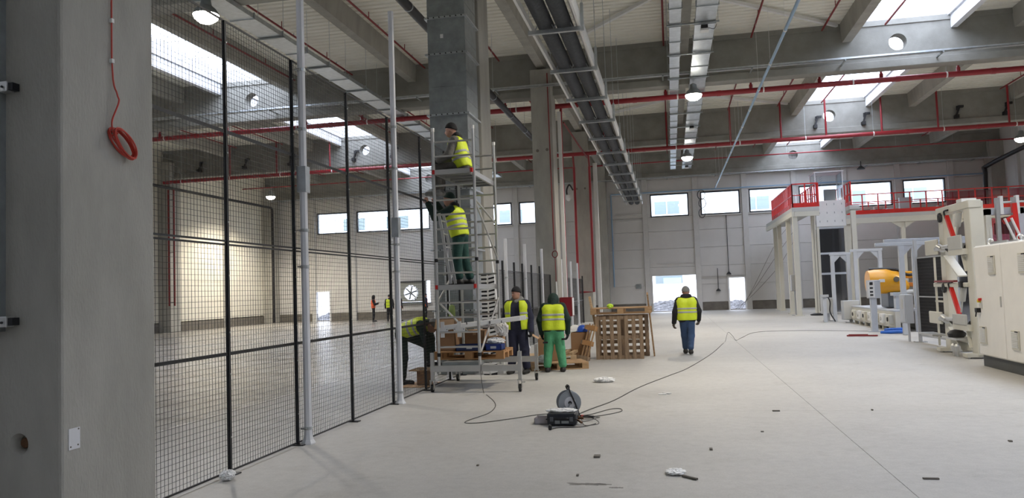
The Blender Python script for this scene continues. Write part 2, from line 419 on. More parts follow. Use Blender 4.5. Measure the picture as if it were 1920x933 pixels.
# ---- barrel skylights
sn = 0
for (xa, xb) in SKY_X:
    for ya, yb in zip(GIRDER_Y[:-1], GIRDER_Y[1:]):
        sn += 1; y0, y1 = ya + .45, yb - .02
        curb = MB().box(xa - .08, xa, y0, y1, 10.38, 10.95).box(xb, xb + .08, y0, y1, 10.38, 10.95).box(xa, xb, y0 - .5, y0, 10.42, 10.95).box(xa, xb, y1, y1 + .06, 10.42, 10.95)
        sk = tag(curb.build('window_%d' % (n + sn), 'white_steel'), 'white barrel skylight in the roof between two girders', kind='structure', group='barrel skylights')
        sx = xb + .08 if xa > 0 else xa - .08 - .2
        MB().prism([(sx, 9.95), (sx + .2, 9.95), (sx + .2, 10.45), (sx, 10.45)], 'y', y0, y1).build('edge_beam', 'white_steel', sk)
        cx, hw = (xa + xb) / 2, (xb - xa) / 2
        poly = [(cx - hw * math.cos(PI * k / 12), 10.95 + .42 * math.sin(PI * k / 12)) for k in range(13)]
        ns = 6
        for q in range(ns):
            a = y0 + (y1 - y0) * q / ns; b = y0 + (y1 - y0) * (q + 1) / ns
            m_ = MB(); k = len(poly)
            m_.add([(p[0], a + .01, p[1]) for p in poly] + [(p[0], b - .01, p[1]) for p in poly], [(i, i + 1, k + i + 1, k + i) for i in range(k - 1)])
            m_.build('skylight_sheet', 'skylight_sheet', sk, smooth=True)
            MB().tube([(p[0], b, p[1] - .015) for p in poly], .018, 5).build('rib', 'white_steel', sk)
            MB().cyl((xa, a + .9, 10.55), (xb, a + .9, 10.55), .012, 5).build('safety_rod', 'galv', sk)
        for yy in (y0, y1):
            k = len(poly)
            MB().add([(p[0], yy, p[1]) for p in poly], [tuple(range(k))]).build('end_sheet', 'skylight_sheet', sk)

# ---- outside: snow, heap of rubble and the neighbouring white building
mat('snow', (.30, .30, .31), .9, var=.5, scale=2.5)
mat('rubble', (.10, .10, .105), .9, var=.7, scale=5)
mat('facade', (.8, .8, .8), .8, var=0)
mat('facade_pane', (.17, .205, .21), .2, var=0)
tag(MB().box(-80, 80, YB + .35, 130, -.5, -.08).build('outdoor_ground', 'snow'), 'snow-covered yard seen through the open gateway', kind='structure')
rng = random.Random(3)
for (hx, hy, hw, hh) in ((.2, 58.5, 2.6, .75), (4.6, 57.5, 1.6, .6), (-25.5, 58, 2.4, .7)):
    g = 18; vs = []; fs = []
    for i in range(g + 1):
        for j in range(g + 1):
            u, v = i / g * 2 - 1, j / g * 2 - 1
            z = max(0, 1 - abs(u) ** 2.5) * max(0, 1 - v * v) * hh * rng.uniform(.55, 1.1)
            vs.append((hx + u * hw, hy + v * 1.6, -.09 + z))
    for i in range(g):
        for j in range(g): fs.append((i * (g + 1) + j, (i + 1) * (g + 1) + j, (i + 1) * (g + 1) + j + 1, i * (g + 1) + j + 1))
    where = 'wide gateway' if hx == .2 else 'narrow doorway' if hx > 1 else 'doorway behind the fence'
    tag(MB().add(vs, fs).build('rubble_heap', 'rubble'), 'snowy heap of rubble outside the ' + where, 'heap')
nb = thing('neighbouring_building', 'overexposed white building with pale blue windows across the yard', 'building', (0, 72, -.08))
MB().box(-60, 60, 72, 84, -.08, 16).build('facade', 'facade', nb)
for x in (-31.5, -27.0, -21, -15.7, -9.2, -1.2, 6.6, 14.6, 19.5):
    f_ = MB().box(x, x + 2.2, 71.93, 72.02, 8.2, 9.35).build('window', 'facade_pane', nb)
    MB().box(x + 1.05, x + 1.13, 71.9, 71.95, 8.2, 9.35).build('mullion', 'white_paint', f_)
f_ = MB().box(-1.4, 1.0, 71.93, 72.02, 1.9, 3.3).build('window', 'facade_pane', nb)
MB().box(-.7, .9, 71.9, 71.96, 1.9, 2.4).build('blind', 'blue_conduit', f_)

# ================================================================== OVERHEAD SERVICES
# ---- high-bay lamps
def lamp(x, y, z, lab, on=True, drop=.0, gain=1.0):
    t = thing('high_bay_lamp', lab, 'lamp', (x, y, z), group='high-bay lamps')
    MB().lathe([(.05, .40), (.11, .36), (.13, .22), (.22, .14), (.29, .03), (.29, 0)], 20, (x, y, z)).build('housing', 'galv_dark', t, smooth=True)
    MB().lathe([(.02, -.19), (.15, -.165), (.25, -.09), (.285, .0), (.26, .012)], 20, (x, y, z)).build('lens', 'lamp_glow' if on else 'white_paint', t)
    MB().cyl((x, y, z + .38), (x, y, z + .49 + drop), .012, 6).build('hanger', 'galv', t)
    if on:
        ld = bpy.data.lights.new('lamp_light', 'SPOT'); ld.energy = LAMP_POWER * 4 * gain; ld.spot_size = math.radians(150); ld.spot_blend = .6
        ld.shadow_soft_size = .2; ld.color = (1.0, .90, .74)
        lo = bpy.data.objects.new('lamp_light', ld); COL.objects.link(lo); lo.parent = t; lo.location = (0, 0, -.22)
    return t
lamp(1.03, 27.16, 8.16, 'lit high-bay lamp under the ducts nearest the blue conduit')
lamp(1.07, 40.4, 8.16, 'farther lit high-bay lamp under the pair of ducts')
lamp(-10.1, 15.7, 8.16, 'glaring lit lamp above the near mesh fence')
lamp(-24.58, 45.0, 8.16, 'small lit lamp in the far corner by the cream wall', drop=1.79, gain=2.8)
lamp(16.8, 41.35, 8.16, 'lit lamp at the right edge near the raised platform', drop=1.79, gain=.6)
lamp(1.05, 13.5, 8.16, 'lit lamp overhead out of view near the viewer')
lamp(14.0, 14.0, 8.16, 'lit lamp overhead out of view above the cabinet', drop=1.79)
lamp(14.0, 28.0, 8.16, 'lit lamp overhead at the right out of view', drop=1.79)
lamp(-22.0, 22.0, 8.16, 'lit lamp overhead at the left out of view', drop=1.79)
lamp(-10.0, 38.0, 8.16, 'lit lamp hidden behind the upright duct')
# ---- suspended pipe rack with two lagged pipes
rk = thing('pipe_rack', 'long suspended ladder rack running to the end wall with lagged pipes', 'pipe rack', (-2.09, 28, 6.9))
MB().box(-2.6, -2.55, 6, 50.3, 6.94, 7.1).build('side_rail', 'white_paint', rk)
MB().box(-1.62, -1.57, 6, 50.3, 6.94, 7.26).box(-1.74, -1.57, 6, 50.3, 7.24, 7.27).build('side_rail', 'white_paint', rk)
y = 6.6
while y < 50.4:
    MB().box(-2.64, -1.53, y - .04, y + .04, 6.86, 6.94).build('rung', 'galv', rk)
    MB().box(-1.56, -1.5, y - .03, y + .03, 6.86, 7.42).build('post', 'galv', rk)
    MB().cyl((-1.53, y, 7.42), (-1.53, y, 10.43), .008, 5).build('hanger', 'galv', rk)
    MB().cyl((-2.62, y, 6.9), (-2.62, y, 10.43), .008, 5).build('hanger', 'galv', rk)
    for px in (-2.3, -1.92):
        for q in (-1, 1): MB().bar((px + q * .2, y, 6.94), (px + q * .15, y, 7.04), .03, .02).build('saddle', 'galv', rk)
    y += 2.95
for px, s_ in ((-2.3, 'left'), (-1.92, 'right')):
    p_ = tag(MB().cyl((px, 6, 7.105), (px, 50.4, 7.105), .165, 20).build('lagged_pipe', 'insul', smooth=True), s_ + ' one of the two black lagged pipes on the rack', 'pipe', 'lagged pipes on the rack')
    for k in range(15): MB().cyl((px, 6.9 + 3 * k, 7.105), (px, 6.95 + 3 * k, 7.105), .168, 20).build('joint_band', 'black', p_, smooth=True)
# ---- rectangular ducts along the hall
def hduct(x0, x1, z0, z1, y0, y1, step, lab, m_='galv'):
    t = thing('air_duct', lab, 'duct', ((x0 + x1) / 2, (y0 + y1) / 2, z0))
    s0 = None; y = y0; L_ = step
    while y + L_ <= y1 + .01:
        if s0 is None:
            s0 = MB().box(x0, x1, y + .012, y + L_ - .012, z0, z1).build('duct_section', m_, t)
        else: share('duct_section', s0, t, (0, y - y0, 0))
        MB().box(x0 - .025, x1 + .025, y + L_ - .012, y + L_ + .012, z0 - .025, z1 + .025).build('flange', 'galv', t)
        y += L_
    return t
hduct(.25, .555, 8.64, 8.765, 6, 47.4, 1.38, 'narrower galvanised duct of the pair under the girders')
hb = hduct(.93, 1.46, 8.64, 8.765, 6, 47.4, 1.38, 'wider galvanised duct of the pair carrying the lamps')
y = 7.2
while y < 47:
    MB().box(.18, 1.55, y - .025, y + .025, 8.595, 8.63).build('trapeze', 'galv_dark', hb)
    for x in (.2, 1.52): MB().cyl((x, y, 8.6), (x, y, 10.43), .007, 5).build('rod', 'galv', hb)
    y += 2.76
hl = hduct(-10.5, -9.87, 8.64, 8.765, 3, 46.2, 1.44, 'galvanised duct running behind the mesh fence')
y = 4.4
while y < 46:
    MB().box(-10.58, -9.79, y - .03, y + .03, 8.595, 8.63).build('trapeze', 'galv_dark', hl)
    for x in (-10.55, -9.82): MB().cyl((x, y, 8.6), (x, y, 10.43), .007, 5).build('rod', 'galv', hl)
    y += 2.88
for (y, z) in ((21.2, 8.53), (34.6, 8.53), (46.0, 8.53)):   # unlit floodlights on the duct
    t = thing('floodlight', {21.2: 'nearest unlit', 34.6: 'middle unlit', 46.0: 'farthest unlit'}[y] + ' square floodlight under the wider duct', 'floodlight', (1.16, y, z - .1), group='unlit floodlights')
    MB().box(1.08, 1.26, y - .1, y + .1, z - .04, z + .06).build('housing', 'black', t, bevel=.01)
    MB().box(1.06, 1.28, y - .13, y + .12, z - .1, z - .05).build('lens', 'white_paint', t)
    MB().tube(smooth_path([(1.27, y, z), (1.42, y, z - .05), (1.5, y + .1, z + .1)]), .008, 5).build('cable', 'black', t)
# ---- upright duct beside the second column
vd = thing('upright_air_duct', 'tall galvanised sheet-metal air duct standing against the concrete column', 'duct', (-4.375, 15.9, 0))
zz = [.0, 1.3, 2.55, 3.8, 5.36, 6.64, 7.41, 8.7, 9.7]
for a, b in zip(zz[:-1], zz[1:]):
    MB().box(-4.78, -3.97, 15.42, 16.36, a + .01, b - .01).build('duct_section', 'galv_dark', vd)
    for q in range(1, int((b - a) / .3)):
        zc = a + q * .3
        MB().box(-4.765, -3.985, 15.412, 15.42, zc - .012, zc + .012).box(-3.97, -3.962, 15.45, 16.33, zc - .012, zc + .012).build('stiffening_bead', 'galv_dark', vd)
for a in zz[1:-1]:
    f_ = MB().box(-4.83, -3.92, 15.37, 16.41, a - .018, a + .018).build('flange', 'galv', vd)
    for q in range(7): MB().cyl((-4.74 + q * .12, 15.355, a), (-4.74 + q * .12, 15.37, a), .014, 6).build('bolt', 'black', f_)
MB().box(-4.5, -4.44, 15.405, 15.42, 6.98, 7.06).build('sticker', 'white_paint', vd)
# ---- sprinkler mains, risers and branches
def pipe(name, p, q, r, lab, cat, m_='red', n_=14, group=None):
    return tag(MB().cyl(p, q, r, n_).build(name, m_, smooth=True), lab, cat, group)
BR = [-23.5, -20.7, -17.6, -14.1, -11.7, -8.78, -5.9, -2.95, .1, 3.1, 5.43, 7.45, 9.9, 12.3, 15.25]
m1 = pipe('sprinkler_main', (XL + .8, 28.74, 8.53), (XR - .1, 28.74, 8.53), .095, 'thick red sprinkler main just behind the nearest girder', 'pipe')
m2 = pipe('sprinkler_main', (XL + .9, 38.6, 8.4), (XR - .1, 38.6, 8.4), .095, 'thick red sprinkler main in front of the middle girder', 'pipe')
m3 = pipe('sprinkler_main', (XL + .2, 48, 9.22), (XR - .1, 48, 9.22), .038, 'thin red sprinkler pipe before the farthest girder', 'pipe')
mat('band', (.75, .72, .70), .5)
for k in range(16):
    x = XL + 2 + 3 * k
    for m_, y, z in ((m1, 28.74, 8.53), (m2, 38.6, 8.4)):
        MB().cyl((x, y, z), (x + .05, y, z), .104, 14).build('pipe_clamp', 'band', m_)
        MB().cyl((x + .02, y, z + .09), (x + .02, y, 10.43 if y > 30 else 10.43), .008, 5).build('hanger_rod', 'galv', m_)
        MB().cyl((x + 1.4, y, z), (x + 1.55, y, z), .106, 14).build('coupling', 'red', m_, smooth=True)
    MB().cyl((x + .5, 48, 9.26), (x + .5, 48, 10.43), .006, 5).build('hanger_rod', 'galv', m3)
ORD = 'first second third fourth fifth sixth seventh eighth ninth tenth eleventh twelfth thirteenth fourteenth fifteenth'.split()
for x in BR:
    if abs(x + 4.34) < 1: continue
    MB().cyl((x, 28.74, 8.6), (x, 28.74, 10.2), .04, 10).cyl((x, 28.74, 8.6), (x, 28.74, 8.75), .065, 10).build('riser', 'red', m1)
    MB().cyl((x, 38.6, 8.45), (x, 38.6, 10.2), .045, 10).build('riser', 'red', m2)
    for (ya, yb, t) in ((17.2, 27.85, 'before the nearest girder'), (28.75, 39.3, 'between the nearest and middle girders'), (40.5, 50.8, 'between the middle and farthest girders')):
        b_ = pipe('sprinkler_branch', (x, ya, 10.2), (x, yb, 10.2), .033, ORD[BR.index(x)] + ' red sprinkler branch from the left, ' + t, 'pipe', 'red_dark', 8, 'sprinkler branches ' + t)
        for q in range(3):
            yy = ya + 1.8 + 3.3 * q
            MB().cyl((x, yy, 10.2), (x, yy, 10.43), .014, 6).build('hanger', 'red_dark', b_)
            MB().lathe([(.02, 0), (.03, .03), (.012, .08)], 6, (x, yy + .8, 10.225)).build('sprinkler_head', 'galv', b_)
# ---- black rainwater pipe, blue conduit
p_ = pipe('rainwater_pipe', (-5.62, 7, 8.24), (-5.62, 37.6, 8.24), .11, 'black rainwater pipe running past the concrete columns', 'pipe', 'black', 16)
for k in range(11): MB().cyl((-5.62, 8 + 2.9 * k, 8.24), (-5.62, 8.04 + 2.9 * k, 8.24), .12, 14).cyl((-5.62, 8.02 + 2.9 * k, 8.34), (-5.62, 8.02 + 2.9 * k, 10.43), .007, 5).build('hanger', 'galv', p_)
p_ = pipe('blue_conduit', (3.05, 7, 7.9), (3.05, 51.85, 7.9), .04, 'pale blue conduit hung along the hall towards the windows', 'conduit', 'blue_conduit', 10)
for k in range(15): MB().cyl((3.05, 8 + 3 * k, 7.9), (3.05, 8.08 + 3 * k, 7.9), .05, 10).cyl((3.05, 8.04 + 3 * k, 7.94), (3.05, 8.04 + 3 * k, 10.43), .004, 4).build('coupling', 'white_paint', p_)
p_ = pipe('wall_conduit', (-3.69, 51.8, 7.83), (XR - .8, 51.8, 7.83), .04, 'blue-grey conduit along the end wall above the windows', 'conduit', 'blue_conduit', 8)
MB().tube([(-3.69, 51.8, 7.83), (-3.69, 51.8, 1.7)], .045, 8).build('drop_pipe', 'blue_conduit', p_)
# ---- wind bracing flats under the deck
for (a, b, lab) in (((-3.95, 27.7), (.45, 22.6), 'left one of the flat braces before the nearest girder'), ((1.12, 23.4), (5.9, 27.8), 'right one of the flat braces before the nearest girder'),
                    ((-3.95, 39.5), (.45, 36.3), 'left flat brace between the nearest and middle girders'), ((1.12, 35.8), (5.9, 39.4), 'right flat brace between the nearest and middle girders'),
                    ((11.95, 46.2), (15.6, 50.7), 'flat brace before the farthest girder at the right'), ((-23.9, 40.8), (-19.75, 45.4), 'flat brace above the cream wall at the left'), ((-23.9, 34.6), (-19.75, 39.3), 'flat brace at the left before the middle girder')):
    tag(MB().bar((a[0], a[1], 10.3), (b[0], b[1], 10.3), .1, .1).build('wind_brace', 'white_paint'), lab, 'brace', 'wind braces')
# ---- cable trays on the girders
for gy, z, lab in ((27.47, 9.0, 'galvanised cable tray along the nearest girder'), (50.8, 8.6, 'galvanised cable tray along the girder over the windows')):
    t = thing('cable_tray', lab, 'cable tray', (0, gy, z))
    MB().box(XL + .8, XR - .1, gy - .1, gy + .1, z, z + .012).box(XL + .8, XR - .1, gy - .1, gy - .09, z, z + .07).build('tray', 'galv', t)
    for k in range(16): MB().box(XL + 1.5 + 3 * k, XL + 1.55 + 3 * k, gy - .1, gy + (.6 if gy < 40 else .5), z - .04, z).build('bracket', 'galv_dark', t)
# ---- black fire-curtain brackets on the middle girder
BW = ['black angled bracket beside the round hole', 'black angled bracket at the edge of the skylight glow', 'black angled bracket second from the right wall', 'black angled bracket nearest the right wall', 'black angled bracket beside the round hole', 'black angled bracket nearest the cream wall', 'black angled bracket second from the cream wall', 'black angled bracket third from the cream wall', 'black angled bracket right of the skylight', 'black angled bracket nearest the columns']
for i, x in enumerate((7.25, 9.44, 13.53, 15.6, -16.6, -26.0, -23.15, -20.4, -14.37, -9.33)):
    z = 9.12
    side = ('left' if i > 3 else 'right')
    t = MB().bar((x - .1, 39.66, z), (x + .08, 39.66, z + .5), .07, .1, (0, 1, 0)).box(x - .16, x + .0, 39.5, 39.79, z - .08, z + .08).box(x, x + .24, 39.6, 39.72, z + .42, z + .52).box(x - .06, x - .01, 39.64, 39.7, z + .3, z + .5)
    tag(t.build('girder_bracket', 'black'), BW[i] + ', ' + side + ' half', 'bracket', 'girder brackets, ' + side + ' half')
tag(MB().lathe([(.22, .0), (.24, .04), (.08, .2), (.03, .24), (.03, .5)], 12, (11.65, 50.6, 8.36)).build('hanging_loudspeaker', 'black', smooth=True), 'small black cone loudspeaker above the end wall windows', 'loudspeaker')
# ---- pipes on the side walls
p_ = tag(MB().tube([(-27.63, 20, 8.17), (-27.63, 50.6, 8.17), (-27.63, 50.78, 8.0), (-27.63, 50.78, .0)], .085, 12).build('downpipe', 'black', smooth=True), 'black downpipe along the cream wall turning down in the corner', 'pipe')
p_ = tag(MB().tube(smooth_path([(XR - .3, 38, 9.2), (XR - .4, 44, 8.75), (18.1, 48.9, 7.95), (17.95, 49.05, 7.5), (17.9, 49.05, 5.0)], 5), .12, 12).build('downpipe', 'black', smooth=True), 'black downpipe dropping behind the red platform railing', 'pipe')
for x, t in ((-27.62, 'left'), (-27.3, 'right')):
    p_ = tag(MB().tube([(x, 39.05, 8.05), (x, 39.05, 1.5)], .055, 10).build('standpipe', 'red_dark', smooth=True), t + ' one of two red standpipes by the cream wall', 'pipe', 'standpipes by the cream wall')
    for z in (1.7, 4.5, 7.5): MB().bar((x, 39.1, z), (-27.85, 39.31, z), .04, .04).build('pipe_bracket', 'galv_dark', p_)
# ---- things on the third and fourth columns
st = tag(MB().tube([(-3.77, 28.75, 8.6), (-3.8, 28.75, 7.8), (-3.82, 28.75, 1.3)], .05, 10).build('standpipe', 'red', smooth=True), 'red standpipe rising from the red fire cabinet', 'pipe')
fc = thing('fire_cabinet', 'red fire hose cabinet hung on the concrete column', 'cabinet', (-3.78, 27.9, .7))
MB().box(-3.94, -3.5, 27.68, 28.2, .7, 1.38).build('case', 'red_dark', fc, bevel=.01)
MB().box(-3.505, -3.49, 27.71, 28.17, .73, 1.35).build('door', 'white_paint', fc)
MB().box(-3.9, -3.54, 27.672, 27.684, .74, 1.34).build('side_panel', 'red', fc)
tag(MB().box(-3.9, -3.78, 28.58, 28.7, .05, 8.3).build('cable_duct', 'white_paint'), 'white vertical cable duct on the edge of the third column', 'duct')
hz = thing('hanging_alarm_cable', 'red spiral cable hanging down the column to a small red box', 'cable', (-4.02, 27.56, 1.1))
MB().tube([(-4.08, 27.57, 9.5), (-4.07, 27.56, 6.3), (-4.05, 27.56, 3.1)], .02, 6).build('cord', 'red_dark', hz)
MB().tube([(-4.03 + .1 * math.cos(a * .5) * (1 - .02 * (a % 3)), 27.54, 2.93 + .12 * math.sin(a * .5)) for a in range(38)], .016, 5).build('coil', 'red', hz)
MB().tube([(-4.03, 27.56, 2.8), (-4.02, 27.56, 1.35)], .012, 5).build('tail', 'red_dark', hz)
MB().tube([(-4.02, 27.55, 1.95), (-4.01, 27.55, 1.4)], .03, 6).build('sleeve', 'white_paint', hz)
MB().box(-4.07, -3.96, 27.5, 27.6, 1.14, 1.38).build('push_button', 'red', hz, bevel=.01)
sp_ = tag(MB().tube([(-4.57, 39.0, 7.8), (-4.57, 39.0, 1.55), (-4.5, 39.0, 1.45)], .065, 10).build('standpipe', 'red', smooth=True), 'left one of two red standpipes on the farther column', 'pipe')
sp_ = tag(MB().tube([(-4.5, 38.98, 1.5), (-3.8, 38.98, 1.5), (-3.79, 38.98, 7.8)], .065, 10).build('standpipe', 'red', smooth=True), 'right one of two red standpipes on the farther column', 'pipe')
tag(MB().tube([(-4.57, 39.0, 7.8), (-4.57, 38.7, 8.4)], .05, 8).tube([(-3.79, 39.0, 7.8), (-3.79, 38.7, 8.4)], .05, 8).bar((-3.75, 29.2, 8.0), (-3.85, 38.6, 8.2), .05, .05).build('sprinkler_link', 'red_dark'), 'slanting red link pipe between the two columns', 'pipe')
cm = thing('security_camera', 'white dome camera on a black swan-neck arm beside the farther column', 'camera', (-4.8, 39.0, 6.2))
MB().tube(smooth_path([(-4.7, 39.3, 6.7), (-4.85, 39.1, 6.95), (-4.98, 39.0, 6.7), (-4.98, 39.0, 6.45)]), .04, 8).build('arm', 'black', cm)
MB().lathe([(.02, .22), (.12, .2), (.14, .1), (.12, 0), (.05, -.08)], 14, (-4.9, 39.0, 6.2)).build('dome', 'white_paint', cm, smooth=True)
# ---- end-wall services
for (x, z0, z1, lab) in ((3.9 - .25, 2.4, 6.1, 'thin black lamp cable hanging on the end wall above the doorway'), (2.95, 1.35, 2.7, 'short black pull cord on the end wall left of the doorway')):
    tag(MB().cyl((x, 51.9, z0), (x, 51.9, z1), .022, 6).lathe([(.16, 0), (.14, .05), (.04, .16)], 10, (x, 51.9, z0 - .12)).build('hanging_cable', 'black'), lab, 'cord')
tag(MB().box(-2.3, -1.95, 51.88, 52.0, 1.55, 1.85).box(-2.2, -2.05, 51.82, 51.9, 1.62, 1.78).build('socket_box', 'galv_dark', bevel=.01), 'small grey socket box on the end wall left of the gateway', 'socket box')
for (a, b, z, lab) in ((-3.4, -1.72, 6.05, 'lower of two grey rails left of the first window'), (-3.4, -1.72, 6.4, 'upper of two grey rails left of the first window'), (-.9, 1.5, 3.12, 'grey rail across the panels above the gateway'), (1.95, 4.8, 2.2, 'grey rail above the narrow doorway')): tag(MB().box(a, b, 51.9, 52.0, z, z + .07).build('mounting_strip', 'pilaster'), lab, 'rail')
tag(MB().tube([(2.15 + .24 * math.cos(a * .4), 51.75 + .01 * a, 7.5 + .3 * math.sin(a * .4)) for a in range(16)], .025, 5).tube([(2.2 + .22 * math.cos(a * .4), 51.8, 6.95 + .3 * math.sin(a * .4)) for a in range(17)], .025, 5).tube([(2.15 + .2 * math.cos(a * .4), 51.8, 6.3 + .3 * math.sin(a * .4)) for a in range(17)], .02, 5).build('cable_loop', 'black'), 'loops of grey cable hanging at the window over the gateway', 'cable')
for k in range(3):
    tag(MB().tube(smooth_path([(3.9 + .2 * k, 51.6, .012), (5.0 + .1 * k, 51.5, .9 + .35 * k), (6.6, 51.3, 2.6 + .8 * k), (7.6, 51.0, 4.2 + .6 * k)]), .012, 5).build('slack_cable', 'plinth'), ('lowest', 'middle', 'highest')[k] + ' of the slack dark cables sagging from the platform to the doorway', 'cable', 'slack cables at the doorway')
# ---- louvred opening with round fan
fn = thing('wall_fan', 'round white fan glowing in a louvred opening behind the fence', 'fan', (-17.8, 51.9, 1.1))
MB().box(-18.85, -16.75, 51.95, 52.0, 1.1, 1.16).box(-18.85, -16.75, 51.95, 52.0, 2.56, 2.62).box(-18.85, -18.78, 51.95, 52.0, 1.16, 2.56).box(-16.82, -16.75, 51.95, 52.0, 1.16, 2.56).build('frame', 'black_frame', fn)
mat('louvre', (.36, .37, .33), .6)
for k in range(12):
    z = 1.19 + k * .115; zc = z + .05
    segs = [(-18.78, -16.82)]
    dz = abs(zc - 1.8)
    if dz < .5:
        hw = math.sqrt(.25 - dz * dz) + .02; segs = [(-18.78, -17.88 - hw), (-17.88 + hw, -16.82)]
    for a, b in segs: MB().bar((a, 52.08, zc), (b, 52.08, zc), .05, .118).build('louvre', 'louvre', fn)
MB().tube([(-17.88 + .5 * math.cos(2 * PI * k / 24), 52.0, 1.8 + .5 * math.sin(2 * PI * k / 24)) for k in range(24)], .03, 6, closed=True).build('ring', 'white_paint', fn)
for k in range(6):
    a = 2 * PI * k / 6 + .3
    MB().bar((-17.88, 52.05, 1.8), (-17.88 + .46 * math.cos(a), 52.05, 1.8 + .46 * math.sin(a)), .1, .02, (0, 1, .4)).build('blade', 'galv_dark', fn)
MB().cyl((-17.88, 51.98, 1.8), (-17.88, 52.1, 1.8), .09, 12).build('hub', 'galv_dark', fn)
MB().box(-18.9, -16.4, 51.85, 52.0, 1.02, 1.1).build('ledge', 'galv_dark', fn)
MB().box(-16.75, -16.72, 51.95, 52.2, 1.1, 2.62).build('jamb', 'white_paint', fn)

# ================================================================== RIGHT SIDE: CABINET, MACHINES, LIFT, PLATFORM
mat('cream', (.64, .62, .54), .42, var=.03)
mat('cabinet', (.84, .82, .78), .5, var=.03)
mat('machine_grey', (.50, .53, .58), .45, var=.05)
mat('box_grey', (.46, .48, .51), .5, var=.04)
mat('dark_plinth', (.075, .08, .08), .6, var=.1)
mat('yellow_robot', (.72, .34, .012), .35, var=.04)
mat('orange', (.66, .22, .03), .5, var=.05)
mat('yellow_switch', (.75, .55, .02), .4, var=0)
mat('blue_cloth', (.02, .13, .55), .5, var=.1)
mat('plate_grey', (.52, .52, .50), .5, var=.04)
mat('smoked', (.10, .11, .125), .35, var=.1)
mat_clear('smoked_glass', (.42, .44, .50), .12, .1)
mat_clear('red_tint', (.78, .40, .46), .1, .1)

# ---- control cabinet: three doors on the face towards the aisle
cb = thing('control_cabinet', 'large cream switch cabinet with louvred vents on a dark plinth', 'cabinet', (5.85, 14.0, 0))
MB().box(5.52, 6.15, 12.05, 15.8, .2, 2.19).build('body', 'cabinet', cb, bevel=.01)
MB().box(5.54, 6.13, 12.05, 15.78, 0, .2).build('plinth', 'dark_plinth', cb)
for a, b in ((14.62, 15.79), (13.4, 14.61), (12.06, 13.39)):
    d_ = MB().box(5.49, 5.525, a + .006, b - .006, .22, 2.17).build('door', 'cabinet', cb, bevel=.008)
    for (yy, z0, z1) in ((a + .36, 1.66, 1.99), (b - .24 if b > 15 else a + .8, .41, .73)):
        v = MB().box(5.465, 5.492, yy - .14, yy + .14, z0, z1).build('vent', 'cream', d_, bevel=.006)
    # louvre slats on each vent
        for k in range(9):
            zc = z0 + .05 + k * (z1 - z0 - .09) / 8
            MB().box(5.455, 5.468, yy - .115, yy + .115, zc - .009, zc + .009).build('vent_slat', 'white_paint', d_)
        MB().box(5.458, 5.466, yy - .13, yy - .02, z1 - .03, z1 - .01).build('vent_label', 'black', d_)
    MB().box(5.47, 5.49, a + .06, a + .085, 1.1, 1.28).build('latch', 'plate_grey', d_)
MB().cyl((5.44, 15.62, 1.19), (5.49, 15.62, 1.19), .03, 10).build('switch_knob', 'yellow_switch', cb)
MB().box(5.445, 5.49, 15.55, 15.6, 1.19, 1.24).build('switch_tag', 'red_bright', cb)
MB().box(5.42, 5.49, 15.62, 15.72, .98, 1.06).cyl((5.41, 15.66, .9), (5.43, 15.66, 1.02), .012, 6).build('lock_lever', 'black', cb)
MB().box(5.48, 5.492, 15.53, 15.56, 1.05, 1.2).build('label_strip', 'plate_grey', cb)
for yy in (15.7, 14.45):
    MB().tube([(5.75 + .05 * math.cos(2 * PI * k / 12), yy, 2.26 + .05 * math.sin(2 * PI * k / 12)) for k in range(12)], .014, 6, closed=True).build('lifting_eye', 'alu', cb)
MB().box(5.6, 5.63, 14.6, 15.3, 2.19, 2.24).box(5.8, 5.83, 14.6, 15.3, 2.19, 2.24).build('roof_rail', 'alu', cb)

# ---- cream test frame with plates, red arms and dampers
mf = thing('machine_frame', 'tall cream two-post machine frame with red arms and plates', 'machine', (6.05, 18.3, 0))
MB().box(5.9, 6.12, 18.62, 18.92, .06, 3.16).build('post', 'cream', mf, bevel=.012)
MB().box(5.9, 6.16, 17.05, 17.38, .06, 3.14).build('post', 'cream', mf, bevel=.012)
MB().box(6.22, 6.26, 16.95, 17.0, .1, 2.6).box(6.05, 6.2, 16.9, 17.02, .06, 2.2).build('cover_strip', 'plate_grey', mf)
MB().bar((6.0, 17.03, 3.09), (6.0, 19.0, 3.09), .24, .16).build('top_beam', 'cream', mf, bevel=.01)
MB().box(5.87, 6.15, 17.35, 17.65, 3.16, 3.23).build('cap_plate', 'white_paint', mf)
for y in (17.2, 18.77):
    MB().box(5.7, 6.4, y - .12, y + .12, .03, .1).build('foot_beam', 'cream', mf)
    for x in (5.76, 6.34): MB().cyl((x, y, 0), (x, y, .05), .05, 10).build('levelling_foot', 'alu', mf)
for z0, zt in ((2.15, 2.49), (.6, .87)):
    MB().box(5.82, 5.86, 18.86, 19.7, z0, zt).build('plate', 'cream', mf, bevel=.015)
    MB().box(5.78, 5.82, 17.28, 18.05, z0 + .05, zt).build('plate', 'plate_grey', mf, bevel=.015)
    MB().box(5.8, 5.92, 17.25, 18.1, z0 - .06, z0 + .06).build('plate_carrier', 'cream', mf)
    MB().cyl((5.84, 18.1, z0 + .14), (5.84, 19.0, z0 + .12), .05, 10).cyl((5.84, 18.55, z0 + .1), (5.84, 18.8, z0 + .16), .075, 10).build('shaft', 'alu', mf, smooth=True)
    MB().tube(smooth_path([(5.84, 18.3, z0 + .1), (5.9, 18.0, z0 - .02), (6.0, 17.75, z0 + .05), (5.95, 17.5, z0 + .1)]), .04, 8).build('hose', 'rubber', mf)
    MB().bar((5.95, 18.6, z0 - .05), (5.95, 17.8, z0 - .5), .03, .18, (1, 0, 0)).build('gusset', 'cream', mf)
    MB().bar((5.95, 17.5, z0 - .08), (5.95, 17.35, z0 - .4), .03, .2, (1, 0, 0)).build('gusset', 'cream', mf)
